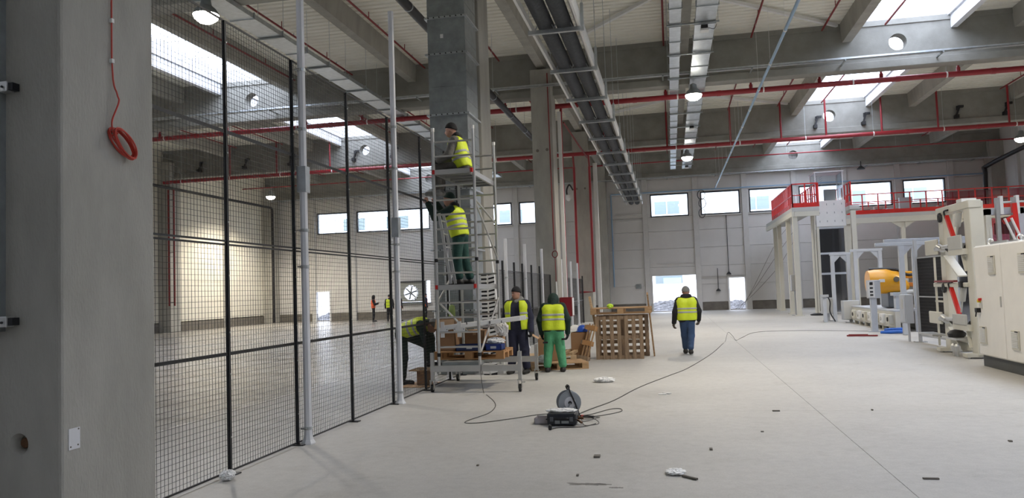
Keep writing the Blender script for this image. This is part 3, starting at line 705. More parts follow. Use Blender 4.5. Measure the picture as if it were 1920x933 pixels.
for z1 in (2.95, 1.4):
    MB().bar((5.88, 18.3, z1), (5.88, 17.9, z1 - .55), .07, .075, (1, 0, 0)).build('arm', 'red_bright', mf)
    MB().tube(smooth_path([(5.86, 18.3, z1 - .05), (5.84, 18.32, z1 + .1), (5.86, 18.15, z1 + .12)]), .02, 6).build('arm_hook', 'black', mf)
    MB().cyl((5.9, 17.62, z1 + .02), (5.9, 17.75, z1 - .26), .06, 10).cyl((5.9, 17.75, z1 - .26), (5.9, 17.85, z1 - .5), .018, 8).build('damper', 'plate_grey', mf, smooth=True)
    MB().tube([(5.86, 18.68 + .05 * math.cos(2 * PI * k / 10), z1 + .0 + .08 * math.sin(2 * PI * k / 10)) for k in range(10)], .035, 6, closed=True).build('cable_clip', 'black', mf)
MB().box(5.85, 6.02, 17.3, 19.35, 1.425, 1.515).build('middle_beam', 'cream', mf, bevel=.01)
MB().box(5.82, 5.9, 17.95, 19.2, 1.53, 1.57).build('red_strip', 'red_dark', mf)
MB().box(5.8, 5.86, 17.5, 17.62, 1.42, 1.54).build('sensor_block', 'black', mf)
MB().box(5.9, 5.94, 18.95, 19.45, 1.08, 1.12).box(5.9, 5.94, 19.38, 19.42, .1, 2.1).build('side_bar', 'cream', mf)
MB().box(5.9, 6.1, 17.4, 18.6, .28, .4).build('lower_beam', 'cream', mf)
for (y0, y1, z, m_) in ((19.0, 20.0, .33, 'alu'), (17.5, 18.4, .34, 'alu')): MB().box(5.66, 5.98, y0, y1, z, z + .04).build('tread_plate', m_, mf)
MB().lathe([(.16, 0), (.18, .08), (.12, .14), (.05, .16)], 14, (5.8, 17.9, .38)).build('motor_cover', 'black', mf, smooth=True)
for y in (17.6, 17.8): MB().lathe([(.06, 0), (.06, .12), (.03, .16)], 10, (5.7, y, .1)).cyl((5.7, y, 0), (5.7, y, .1), .03, 8).build('valve', 'alu', mf)

# ---- second machine behind the cabinet
m2_ = thing('lifting_machine', 'machine with twin chrome masts and red arms behind the switch cabinet', 'machine', (8.2, 20.0, 0))
for x in (7.52, 7.86):
    MB().box(x - .04, x + .04, 19.95, 20.05, .0, 3.44).build('mast', 'alu', m2_)
    MB().box(x + .05, x + .12, 19.96, 20.08, 3.05, 3.48).build('mast_head', 'white_paint', m2_)
MB().cyl((7.6, 20.0, 3.33), (8.3, 20.0, 3.33), .025, 8).build('tie_rod', 'alu', m2_)
MB().box(7.95, 8.12, 20.1, 20.4, 0, 3.2).build('frame_post', 'machine_grey', m2_)
MB().box(7.3, 7.42, 20.1, 20.4, 0, 3.2).build('frame_post', 'cream', m2_)
MB().box(7.3, 8.6, 20.1, 20.4, 3.06, 3.2).build('frame_beam', 'machine_grey', m2_)
for x in (7.62, 7.76): MB().cyl((x, 19.9, 2.95), (x + .28, 19.9, 2.2), .03, 8).build('hydraulic_rod', 'white_paint', m2_)
MB().bar((7.86, 19.98, 3.3), (7.9, 19.98, 2.4), .1, .1).bar((7.88, 19.98, 3.0), (7.62, 19.98, 2.86), .08, .1).build('red_arm', 'red_bright', m2_)
MB().box(7.45, 7.9, 20.42, 20.44, .3, 3.0).build('guard_sheet', 'red_tint', m2_)
MB().box(8.1, 8.5, 20.0, 20.3, 2.3, 2.55).build('gear_box', 'machine_grey', m2_, bevel=.02)

# ---- mesh safety gate with a grey box
sg = thing('safety_gate', 'dark wire mesh safety gate on a steel post before the machine frame', 'gate', (6.3, 21.2, 0))
MB().box(6.15, 6.22, 21.68, 21.76, .02, 2.62).build('post', 'box_grey', sg)
MB().box(6.05, 6.32, 21.6, 21.84, 0, .02).build('foot_plate', 'alu', sg)
def wire_panel(mb, p, u, v, nu, nv, w):
    p, u, v = Vector(p), Vector(u), Vector(v)
    nr = u.cross(v)
    for i in range(nu + 1): mb.bar(p + u * (i / nu), p + u * (i / nu) + v, w, w, nr)
    for j in range(nv + 1): mb.bar(p + v * (j / nv), p + v * (j / nv) + u, w, w, nr)
    return mb
w_ = wire_panel(MB(), (6.2, 21.65, 1.18), (.12, -1.5, 0), (0, 0, .95), 50, 12, .009); tag(w_.build('wire_mesh', 'black', sg), kind='stuff')
w_ = wire_panel(MB(), (6.2, 21.65, .2), (.12, -1.5, 0), (0, 0, .95), 50, 12, .011); tag(w_.build('wire_mesh', 'black', sg), kind='stuff')
MB().bar((6.2, 21.66, 1.165), (6.32, 20.15, 1.165), .03, .03).bar((6.2, 21.66, .18), (6.32, 20.15, .18), .03, .05).bar((6.2, 21.66, 2.15), (6.32, 20.15, 2.15), .025, .03).bar((6.32, 20.15, .15), (6.32, 20.15, 2.17), .03, .03).build('frame', 'box_grey', sg)
jb = thing('junction_box', 'flat grey junction box fixed to the safety gate post', 'junction box', (6.02, 21.9, .47))
MB().box(5.92, 6.12, 21.9, 22.4, .47, 1.22).build('case', 'box_grey', jb, bevel=.012)
MB().box(5.905, 5.925, 21.93, 22.37, .5, 1.19).build('lid', 'machine_grey', jb)
MB().box(5.9, 5.91, 22.05, 22.2, .85, 1.1).build('plate', 'plate_grey', jb)
MB().box(6.12, 6.3, 22.1, 22.14, .8, .84).box(5.98, 6.03, 21.98, 22.03, 0, .47).build('stand', 'box_grey', jb)

# ---- aluminium profile portals over the conveyor
def portal_frame(x0, x1, y, h, over, lab, braces=True):
    t = thing('profile_portal', lab, 'frame', ((x0 + x1) / 2, y, 0), group='aluminium profile portals')
    for x in (x0, x1): MB().box(x - .07, x + .07, y - .06, y + .06, 0, h).build('post', 'machine_grey', t, bevel=.008)
    MB().box(x0 - over, x1 + .1, y - .06, y + .06, h, h + .1).build('beam', 'machine_grey', t, bevel=.008)
    for x, s_ in ((x0, 1), (x1, -1)):
        MB().prism([(x + s_ * .06, h - .3), (x + s_ * .06, h), (x + s_ * .34, h)], 'y', y - .03, y + .03).build('corner_bracket', 'machine_grey', t)
    return t
portal_frame(6.62, 9.4, 24.6, 2.6, .7, 'nearest aluminium portal with a beam jutting towards the aisle')
portal_frame(7.34, 9.9, 25.9, 2.76, .85, 'second aluminium portal just behind the nearest one')
portal_frame(7.1, 8.0, 32.6, 2.74, .2, 'farther aluminium portal in front of the glass lift')
portal_frame(6.4, 7.0, 33.4, 2.66, .1, 'farthest aluminium portal with a white bracket beside the lift')
# ---- pedestal with control box
pd = thing('control_pedestal', 'slim grey pedestal with a push-button box at the conveyor', 'control box', (6.18, 26.3, 0))
MB().box(6.1, 6.28, 26.25, 26.4, 0, 1.08).build('post', 'machine_grey', pd, bevel=.01)
MB().box(6.0, 6.36, 26.2, 26.45, 0, .02).build('foot_plate', 'box_grey', pd)
MB().box(6.04, 6.4, 26.2, 26.48, 1.05, 1.62).build('case', 'box_grey', pd, bevel=.012)
MB().box(6.03, 6.22, 26.19, 26.205, 1.08, 1.59).build('panel', 'white_paint', pd)
for k, z in enumerate((1.5, 1.38, 1.26, 1.16)): MB().box(6.08, 6.17, 26.175, 26.192, z - .03, z + (.06 if k == 0 else .02)).build('button', 'black', pd)
# ---- other boxes on stands at the lift
for (x, y, w, h0, h1, lab, nm) in ((6.75, 32.25, .62, .12, .86, 'wide grey switch box standing on a low bracket', 'switch_box'), (6.25, 34.0, .5, .3, .95, 'smaller grey switch box left of the wide one', 'switch_box'), (5.95, 40.4, .38, 1.2, 2.0, 'small grey terminal box on the lift mast', 'terminal_box')):
    t = thing(nm, lab, 'switch box', (x, y, 0))
    MB().box(x - w / 2, x + w / 2, y - .18, y + .18, h0, h1).build('case', 'box_grey', t, bevel=.015)
    MB().box(x - w / 2 + .03, x + w / 2 - .03, y - .19, y - .175, h0 + .03, h1 - .03).build('lid', 'plate_grey', t)
    MB().box(x - .05, x + .05, y - .04, y + .04, 0, h0).box(x - .2, x + .2, y - .12, y + .12, 0, .03).build('stand', 'box_grey', t)
t = thing('bollard_post', 'short grey sensor post with a black cable left of the switch boxes', 'post', (5.95, 33.0, 0))
MB().box(5.88, 6.02, 32.95, 33.05, 0, 1.1).build('post', 'machine_grey', t)
MB().box(5.8, 6.1, 32.9, 33.1, 1.0, 1.1).build('head', 'box_grey', t)
MB().tube(smooth_path([(6.05, 32.95, 1.05), (6.14, 32.9, .8), (6.12, 32.9, .4), (6.3, 32.9, .03)]), .025, 6).build('cable', 'black', t)
# ---- roller conveyor
cv = thing('conveyor', 'low cream conveyor with motor blocks running towards the lift', 'conveyor', (7.4, 29, 0))
MB().box(6.75, 6.9, 26.1, 32.0, .12, .62).build('side_beam', 'cream', cv)
MB().box(7.8, 7.95, 26.1, 32.0, .0, .62).build('side_beam', 'cream', cv)
MB().box(6.72, 7.98, 26.1, 32.0, .62, .66).build('guide', 'machine_grey', cv)
for k in range(7):
    y = 26.3 + k * .8
    MB().box(6.62, 6.76, y, y + .42, .22, .52).build('motor_block', 'white_paint' if k % 2 else 'cream', cv, bevel=.012)
    MB().cyl((6.6, y + .2, .37), (6.63, y + .2, .37), .07, 10).build('motor_cap', 'plate_grey' if k % 2 else 'black', cv)
    MB().box(6.75, 6.85, y + .5, y + .6, 0, .15).build('leg', 'cream', cv)
MB().box(7.0, 7.25, 26.9, 27.15, .66, 1.12).build('sensor_column', 'machine_grey', cv); MB().box(6.92, 7.33, 26.85, 27.2, 1.1, 1.2).build('sensor_head', 'machine_grey', cv)
# ---- yellow industrial robot
rb = thing('industrial_robot', 'yellow industrial robot arm lying low beyond the conveyor', 'robot', (8.65, 28.4, 0))
body = MB(); prof = [(-.9, .42, .40), (-.62, .46, .44), (-.2, .46, .46), (.15, .40, .42), (.42, .28, .32), (.56, .16, .2), (.62, .05, .08)]
ring = []
for (u, h, w) in prof:
    x = 7.25 + u * .85; zc = 1.56 - (.0 if u < 0 else u * .3)
    ring.append([(x, 28.2 + w * math.cos(2 * PI * k / 18), zc + h * .9 * math.sin(2 * PI * k / 18)) for k in range(18)])
vs = [p for r_ in ring for p in r_]; k_ = len(ring)
body.add(vs, [(i * 18 + k, i * 18 + (k + 1) % 18, (i + 1) * 18 + (k + 1) % 18, (i + 1) * 18 + k) for i in range(k_ - 1) for k in range(18)] + [tuple(range(17, -1, -1)), tuple((k_ - 1) * 18 + k for k in range(18))])
body.build('shoulder_cover', 'yellow_robot', rb, smooth=True)
MB().bar((7.1, 28.6, 1.78), (9.4, 28.8, 1.72), .3, .24).build('upper_arm', 'yellow_robot', rb, bevel=.05)
MB().bar((7.5, 28.5, 1.45), (8.7, 28.5, 1.38), .2, .14).build('lower_arm', 'orange', rb, bevel=.03)
MB().tube(smooth_path([(6.6, 28.4, 1.98), (7.4, 28.3, 1.95), (7.8, 28.2, 1.75), (8.3, 28.3, 1.9), (9.3, 28.4, 1.86)]), .05, 8).build('hose_pack', 'black', rb)
MB().cyl((7.28, 27.72, 1.62), (7.28, 27.76, 1.62), .09, 14).build('cap', 'plinth', rb)
MB().box(6.75, 6.92, 27.73, 27.77, 1.54, 1.64).build('name_plate', 'white_paint', rb)
MB().lathe([(.55, 0), (.55, .3), (.45, .5), (.45, 1.05), (.5, 1.1), (.4, 1.25)], 20, (8.65, 28.5, 0)).build('base', 'black', rb, smooth=True)
MB().box(7.05, 7.6, 27.95, 28.9, .68, 1.2).build('balancer', 'smoked', rb, bevel=.04)
MB().cyl((7.6, 28.0, 1.2), (8.1, 28.0, 1.2), .07, 10).build('flange', 'alu', rb)
MB().cyl((8.7, 28.8, 1.9), (8.7, 28.8, 2.05), .06, 8).build('eye_bolt', 'black', rb)
# dark screens behind the robot
ds = thing('screen_panel', 'dark wire mesh guard panel behind the yellow robot', 'panel', (9.4, 25.6, 0))
MB().box(8.0, 10.4, 24.3, 24.34, .2, 2.3).build('sheet', 'smoked_glass', ds)
for x in (8.0, 9.2, 10.4): MB().box(x - .03, x + .03, 24.29, 24.35, 0, 2.35).build('post', 'box_grey', ds)
# ---- blue cloth and lying bar
tag(MB().tube(smooth_path([(6.15, 25.4, .03), (6.5, 25.1, .06), (6.9, 25.5, .05), (6.75, 25.9, .06), (6.35, 25.7, .09), (6.45, 25.35, .12), (6.85, 25.6, .11)], 6), .05, 8).build('blue_hose_bundle', 'blue_cloth', smooth=True), 'crumpled blue hose bundle on the floor by the pedestal', 'hose')
tag(MB().bar((4.95, 24.35, .03), (5.75, 24.15, .03), .08, .04).bar((5.0, 24.34, .06), (5.5, 24.2, .06), .05, .02).build('flat_bar', 'red_dark'), 'short dark red bar lying flat on the floor near the pedestal', 'bar')
# ---- goods lift with clear upper enclosure
lf = thing('goods_lift', 'glazed goods lift tower with a white riveted panel and clear top', 'lift', (7.9, 41.6, 0))
for x in (7.26, 8.54):
    for y in (41.0, 42.3): MB().box(x - .06, x + .06, y - .06, y + .06, 0, 5.62).build('mast', 'cream', lf)
MB().box(7.2, 8.6, 40.92, 40.98, 4.33, 5.62).build('riveted_panel', 'white_paint', lf, bevel=.015)
for r_ in range(3):
    for c in range(4): MB().box(7.36 + c * .35, 7.39 + c * .35, 40.905, 40.922, 4.55 + r_ * .42, 4.64 + r_ * .42).build('rivet', 'galv_dark', lf)
for z0, z1 in ((3.05, 4.28), (2.05, 2.95), (.1, 1.95)): MB().box(7.32, 8.48, 41.0, 41.02, z0, z1).build('pane', 'smoked_glass', lf)
for z in (4.28, 3.0, 2.0): MB().box(7.2, 8.6, 40.95, 41.05, z - .05, z + .05).build('crossbar', 'machine_grey', lf)
MB().box(7.32, 8.48, 42.25, 42.28, .1, 4.28).build('rear_sheet', 'smoked', lf)
MB().box(8.1, 8.2, 41.9, 42.0, .1, 4.3).build('guide_rail', 'galv_dark', lf)
for (a, b) in (((7.26, 40.98, 5.62), (7.26, 40.98, 7.06)), ((8.54, 40.98, 5.62), (8.54, 40.98, 7.06)), ((8.54, 42.3, 5.62), (8.54, 42.3, 7.06)), ((7.26, 42.3, 5.62), (7.26, 42.3, 7.06))): MB().bar(a, b, .04, .04).build('corner_post', 'white_steel', lf)
MB().box(7.26, 8.54, 40.97, 40.985, 5.65, 7.05).build('pane', 'clear_plastic', lf)
MB().box(7.25, 7.265, 41.0, 42.3, 5.65, 7.05).build('pane', 'clear_plastic', lf)
MB().box(8.535, 8.55, 41.0, 42.3, 5.65, 7.05).build('pane', 'clear_plastic', lf)
MB().box(7.2, 8.6, 40.92, 42.36, 7.05, 7.09).build('roof', 'white_steel', lf)
for x in (7.42, 7.66):
    for k in range(12): MB().bar((x, 42.2, 5.7 + k * .11), (x + .16, 42.2, 5.81 + k * .11), .02, .03, (0, 1, 0)).build('lattice', 'galv_dark', lf)
MB().box(7.85, 8.4, 42.0, 42.2, 5.65, 6.3).build('drive_box', 'plate_grey', lf)
for x in (6.98, 7.1): MB().cyl((x, 40.9, 0), (x, 40.9, 5.3), .05, 10).build('cable_pipe', 'cream', lf)
MB().lathe([(.35, 0), (.38, .05), (.2, .1)], 14, (6.9, 40.0, 0)).build('cable_foot', 'black', lf)
# ---- raised platform with red railing
pf = thing('raised_platform', 'raised steel platform on cream posts with red railing', 'platform', (12.5, 45, 0))
for (x, y) in ((6.02, 39.85), (6.1, 42.6), (6.3, 47.6), (6.35, 49.8), (8.75, 40.1), (9.8, 46.2), (12.6, 46.2), (15.2, 46.2), (17.0, 46.2), (19.2, 46.2)):
    MB().box(x - .11, x + .11, y - .11, y + .11, .03, 5.0).build('post', 'cream', pf)
    MB().box(x - .2, x + .2, y - .2, y + .2, 0, .03).build('foot_plate', 'cream', pf)
MB().box(5.9, 7.15, 39.71, 50.19, 5.052, 5.25).build('deck', 'plate_grey', pf)
MB().box(8.6, 9.05, 40.0, 50.2, 5.05, 5.25).build('deck', 'plate_grey', pf)
MB().box(9.6, 19.6, 46.0, 50.2, 5.05, 5.25).build('deck', 'plate_grey', pf)
MB().box(5.88, 6.0, 39.7, 50.2, 4.82, 5.05).build('edge_beam', 'cream', pf); MB().box(6.01, 7.15, 39.69, 39.84, 4.815, 5.045).build('edge_beam', 'cream', pf)
MB().box(9.6, 19.6, 46.0, 46.15, 4.75, 5.05).build('edge_beam', 'cream', pf)
for x in (9.8, 12.6, 15.2, 17.0):
    for s_ in (-1, 1):
        MB().prism([(x + s_ * .1, 4.4), (x + s_ * .1, 4.8), (x + s_ * .7, 4.8)], 'y', 46.05, 46.12).build('knee_bracket', 'cream', pf)
def railing(p, q, h, nb, m_='red_bright', kick=True, infill=False):
    p = Vector(p); q = Vector(q); up = Vector((0, 0, h))
    r_ = MB().bar(p + up, q + up, .05, .05).build('top_rail', m_, pf)
    MB().bar(p + up * .52, q + up * .52, .04, .04).build('mid_rail', m_, pf)
    if kick: MB().bar(p + Vector((0, 0, .1)), q + Vector((0, 0, .1)), .02, .24).build('kick_plate', m_, pf)
    for k in range(nb + 1):
        c = p.lerp(q, k / nb); MB().bar(c, c + up, .06 if not infill else .055, .055).build('baluster', m_, pf)
railing((5.95, 47.5, 5.25), (5.95, 39.8, 5.25), 1.15, 17, infill=True)
railing((5.95, 39.8, 5.25), (7.15, 39.8, 5.25), 1.15, 2)
railing((7.1, 39.9, 5.25), (7.1, 44.5, 5.25), 1.15, 8, infill=True)
railing((8.7, 40.1, 5.25), (8.7, 45.5, 5.25), 1.15, 8, infill=True)
railing((9.75, 46.05, 5.25), (19.55, 46.05, 5.25), 1.1, 12)
railing((9.9, 50.1, 5.25), (19.55, 50.1, 5.25), 1.05, 10)
MB().bar((6.8, 44.2, 5.25), (6.9, 44.8, 6.4), .05, .2).build('stair_flight', 'white_steel', pf)
MB().box(15.0, 19.5, 46.5, 46.52, 5.3, 6.3).build('guard_sheet', 'red_tint', pf)
mat('carton_dim', (.42, .30, .26), .8)
rng = random.Random(5)
for i in range(14):
    x = 10.1 + i * .66; w = rng.uniform(.3, .5); hh = rng.uniform(.22, .5)
    b_ = MB().box(x, x + w, 47.0, 47.4, 5.25, 5.25 + hh).build('storage_box', 'carton_dim' if i % 3 else 'box_grey', bevel=.008)
    tag(b_, ('%s box from the lift in the row on the raised platform' % ('first second third fourth fifth sixth seventh eighth ninth tenth eleventh twelfth thirteenth fourteenth'.split()[i])), 'box', 'boxes on the raised platform')
    MB().box(x + .05, x + w - .05, 46.985, 47.0, 5.25 + hh * .3, 5.25 + hh * .7).build('opening', 'plinth', b_)
MB().box(12.55, 13.2, 46.3, 46.5, 5.25, 6.1).build('control_box', 'box_grey', pf)

# ================================================================== NEAR COLUMN FITTINGS
ch = thing('cable_channel', 'galvanised vertical cable channel on the nearest concrete column', 'cable channel', (-4.42, 4.42, 1.5))
MB().box(-4.5, -4.39, 4.41, 4.46, 1.5, 9.5).build('channel', 'galv_dark', ch)
for k in range(26): MB().box(-4.405, -4.398, 4.406, 4.412, 1.56 + k * .09, 1.6 + k * .09).build('slot', 'white_paint', ch)
for z in (1.56, 3.14):
    c_ = MB().box(-4.385, -4.315, 4.385, 4.458, z - .03, z + .04).build('clamp', 'alu', ch, bevel=.004)
    MB().cyl((-4.345, 4.375, z), (-4.345, 4.39, z), .008, 8).box(-4.32, -4.28, 4.4, 4.458, z - .02, z + .03).build('bolt', 'black', c_)
# recessed socket: dark rusty cup set in the column face
mat('rust', (.12, .055, .022), .8, var=.4, scale=30)
so = MB().lathe([(.036, .05), (.032, .04), (.012, .036)], 20, (-4.278, 4.46, .752), 'y')
so = tag(so.build('lifting_socket', 'rust', smooth=True), 'round rusty lifting socket recessed low in the nearest column', 'socket')
lp = MB().box(-3.962, -3.955, 4.52, 4.62, .7, .84); lp = tag(lp.build('paper_label', 'white_steel'), 'small pale paper label stuck on the nearest column', 'label')
for (y, z) in ((4.535, .72), (4.6, .725), (4.605, .83)): MB().cyl((-3.956, y, z), (-3.952, y, z), .006, 6).build('tape_spot', 'plinth', lp)
mat('red_cable', (.50, .045, .03), .45, var=.06)
rc = thing('red_cable_coil', 'coiled red cable hanging on the nearest concrete column', 'cable', (-3.94, 5.0, 2.75))
MB().tube(smooth_path([(-3.94, 4.93, 9.4), (-3.945, 4.935, 4.2), (-3.945, 4.94, 3.38), (-3.93, 4.97, 3.2), (-3.92, 4.975, 3.14), (-3.94, 4.93, 3.0), (-3.935, 4.925, 2.93)], 5), .006, 6).build('cable', 'red_cable', rc, smooth=True)
for k in range(7):
    r1, r2 = .15 + .007 * (k % 3), .055 + .006 * (k % 2); off = .007 * k
    pts = []
    for q in range(26):
        a = 2 * PI * q / 26; u, v = r1 * math.cos(a), r2 * math.sin(a)
        pts.append((-3.935 + off * .9 + .02 * math.sin(a + k), 5.02 + u * .72 + v * .69, 2.845 - u * .55 + v * .75 - off * .3))
    MB().tube(pts, .0062, 6, closed=True).build('loop', 'red_cable', rc, smooth=True)
MB().tube([(-3.93 + .03 * math.cos(a * .5), 4.93 + .02 * math.sin(a * .5), 2.925 - .002 * a) for a in range(26)], .006, 5).build('tie', 'red_cable', rc)
for z in (3.72, 3.42): MB().box(-3.955, -3.93, 4.92, 4.945, z, z + .03).build('clip', 'white_paint', rc)

# ================================================================== MESH FENCE
FX = -4.22
BLACK_Y = [5.5, 6.86, 8.24, 9.80, 11.35, 12.95, 14.45, 15.3]
for i, y in enumerate(BLACK_Y):
    lab = ('behind the near column', 'left of the nearest white post', 'touching the nearest white post', 'between the two tall white posts', 'touching the second white post', 'where the bending person works', 'under the scaffold tower', 'beside the upright air duct')[i]
    t = thing('fence_post', 'tall black square fence post ' + lab, 'post', (FX, y, 0), group='black fence posts')
    MB().box(FX - .016, FX + .016, y - .016, y + .016, 0, 4.42).build('post', 'black_frame', t)
    MB().box(FX - .05, FX + .09, y - .05, y + .05, 0, .012).build('foot_plate', 'black_frame', t)
    for z in (.35, .95, 1.35, 1.9, 2.42, 3.1, 3.55, 4.2): MB().cyl((FX + .014, y, z), (FX + .026, y, z), .009, 6).build('bolt', 'alu', t)
bays = [(5.5, 6.86, 'beside the near concrete column'), (6.86, 8.24, 'left of the nearest white post'), (8.24, 9.8, 'right of the nearest white post'), (9.8, 11.35, 'left of the second white post'), (11.35, 12.95, 'right of the second white post'), (12.95, 14.45, 'behind the scaffold tower'), (14.45, 15.3, 'beside the upright air duct')]
rows = [(.03, 1.138, 'lowest'), (1.153, 2.2, 'second-lowest'), (2.235, 3.305, 'third'), (3.32, 4.42, 'topmost')]
def fence_panel(x, y0, y1, z0, z1, lab, grp, wire=.0030, pitch=.05):
    t = thing('fence_section', lab, 'fence', (x, (y0 + y1) / 2, z0), group=grp)
    a, b = y0 + .021, y1 - .021
    for (p, q, w) in (((a, z0), (b, z0), 'h'), ((a, z1), (b, z1), 'h'), ((a, z0), (a, z1), 'v'), ((b, z0), (b, z1), 'v')):
        MB().bar((x, p[0], p[1]), (x, q[0], q[1]), .012, .018).build('frame_bar', 'black_frame', t)
    nu = max(4, int(round((b - a) / pitch))); nv = max(4, int(round((z1 - z0) / pitch)))
    tag(wire_panel(MB(), (x, a, z0), (0, b - a, 0), (0, 0, z1 - z0), nu, nv, wire).build('wire_mesh', 'black_frame', t), kind='stuff')
for (y0, y1, bl) in bays:
    for (z0, z1, rl) in rows: fence_panel(FX, y0, y1, z0, z1, rl + ' black wire mesh panel ' + bl, 'tall fence panels')
def white_post(x, y, h, lab, clamps=(), sleeve=False, r=.046):
    t = thing('white_post', lab, 'post', (x, y, 0), group='white fence posts')
    MB().cyl((x, y, .01), (x, y, h), r, 8).build('tube', 'white_steel', t, bevel=0)
    MB().lathe([(.085, 0), (.085, .012), (.06, .05), (r + .004, .1), (r + .002, .14)], 8, (x, y, 0)).build('foot', 'white_steel', t)
    for z in clamps:
        c_ = MB().cyl((x, y, z), (x, y, z + .035), r + .006, 12).build('clamp', 'galv', t)
        MB().cyl((x - .06, y - .05, z + .018), (x + .01, y - .05, z + .018), .012, 6).build('clamp_bolt', 'alu', c_)
    if sleeve:
        s_ = MB().box(x - .056, x + .056, y - .056, y + .056, sleeve, sleeve + .3).build('sleeve', 'galv', t)
        MB().box(x + .02, x + .035, y + .05, y + .095, sleeve, sleeve + .3).build('sleeve_flange', 'galv', s_)
white_post(FX + .085, 8.33, 9.2, 'nearest tall white tube post of the mesh fence', (.16, 2.0, 2.42, 3.6, 4.3), 2.88)
white_post(FX + .085, 11.42, 6.1, 'second tall white tube post of the mesh fence', (.16, 2.0, 2.42, 3.6, 4.25), 2.55)
white_post(FX - .03, 14.52, 2.9, 'white tube post behind the scaffold base', (.16, 2.0))
# ---- low fence farther down the aisle
lowlab = ['before the navy-clad person', 'left of the navy-clad person', 'just right of the navy-clad person', 'left of the hooded person', 'next to the concrete column with the fire cabinet', '']
lys = [17.7, 19.5, 21.0, 22.2, 23.7, 25.2, 27.45]
for i, (a, b) in enumerate(zip(lys[:-1], lys[1:])):
    for (z0, z1, rl) in ((.03, 1.1, 'lower'), (1.13, 2.2, 'upper')):
        fence_panel(FX, a, b, z0, z1, rl + ' mesh panel, %s in the row behind the two standing people' % ORD[i], 'low fence panels', .004)
for y in lys[1:]:
    tag(MB().box(FX - .025, FX + .025, y - .025, y + .025, 0, 2.45 if y < 27 else 2.2).build('fence_post', 'black_frame'), '%s slim black post of the low fence behind the standing people' % ORD[lys.index(y) - 1], 'post', 'low fence posts')
for i, y in enumerate((19.62, 22.3, 25.3)):
    white_post(FX + .07, y, 3.02, ('first', 'second', 'third')[i] + ' short white post of the low fence behind the standing people', (1.0, 2.0), r=.042)
lys = [30.0, 32.0, 34.2, 36.4, 38.4]
for i, (a, b) in enumerate(zip(lys[:-1], lys[1:])):
    for (z0, z1, rl) in ((.03, 1.1, 'lower'), (1.13, 2.15, 'upper')):
        fence_panel(-4.3, a, b, z0, z1, rl + ' mesh panel, %s in the row beyond the fire cabinet' % ORD[i], 'far fence panels', .005, .07)
for i, y in enumerate((30.3, 33.2, 35.6, 40.8)):
    white_post(-3.95 if i == 3 else -4.2, y, 2.85, ORD[i] + ' short white post beyond the fire cabinet', (1.0,), r=.045)
for i, y in enumerate(lys): tag(MB().box(-4.33, -4.27, y - .03, y + .03, 0, 2.3).build('fence_post', 'black_frame'), '%s slim black post beyond the fire cabinet' % ORD[i], 'post', 'far fence posts')
tag(MB().box(-3.75, -3.55, 40.4, 40.6, 0, 8.2).build('cable_duct', 'white_paint'), 'white vertical cable duct beside the farther column', 'duct')

# ================================================================== SCAFFOLD TOWER
sc = thing('scaffold_tower', 'aluminium scaffold tower on castors beside the upright duct', 'scaffold', (-3.4, 13.55, 0))
SX0, SX1, SY0, SY1 = -3.91, -3.2, 12.75, 14.35
for (x, y) in ((SX0, SY0), (SX1, SY0), (SX0, SY1), (SX1, SY1)):
    u_ = MB().cyl((x, y, .3), (x, y, 4.5), .026, 12).build('upright', 'alu', sc, smooth=True)
    for z in (2.22, .62, 4.47): MB().cyl((x, y, z - .03), (x, y, z + .03), .031, 10).build('spigot_collar', 'black' if z < 4 else 'white_paint', u_)
for y in (SY0, SY1):
    for k in range(1, 18):
        z = .25 * k
        if k in (2, 1, 15, 7): continue
        MB().cyl((SX0, y, z), (SX1, y, z), .017, 8).build('rung', 'alu', sc)
def platform(z, lab):
    p_ = MB().box(SX0 + .045, SX1 - .045, SY0 - .08, SY1 + .08, z + .03, z + .045).build('platform', 'black', sc)
    for x in (SX0 + .05, SX1 - .05): MB().box(x - .02, x + .02, SY0 - .08, SY1 + .08, z - .045, z + .04).build('side_rail', 'alu', p_)
    MB().box(SX0 + .05, SX1 - .05, SY0 - .095, SY0 - .075, z - .045, z + .04).box(SX0 + .05, SX1 - .05, SY1 + .075, SY1 + .095, z - .045, z + .04).build('end_rail', 'alu', p_)
    for k in range(5):
        y = SY0 + .15 + k * .32; MB().box(SX0 + .07, SX1 - .07, y - .02, y + .02, z - .03, z + .03).build('joist', 'alu', p_)
    for x in (SX0 + .02, SX1 - .02): MB().box(x - .02, x + .02, SY0 - .1, SY0 - .06, z - .03, z + .04).build('red_cap', 'red_bright', p_)
platform(3.72, 'upper'); platform(1.76, 'lower')
for (a, b) in (((SX1, SY0 + .03, 3.2), (SX1, SY1, 2.3)), ((SX1 - .05, SY0 + .02, 3.3), (SX1, SY1 - .1, 2.95)), ((SX1, SY1, 1.55), (SX1, SY0 + .1, .65)), ((SX0, SY0, 1.5), (SX0 + .0, SY1, 2.3)), ((SX0 + .03, SY0, 1.5), (SX0 + .5, SY1, .5))):
    MB().cyl(a, b, .018, 8).build('diagonal_brace', 'alu', sc)
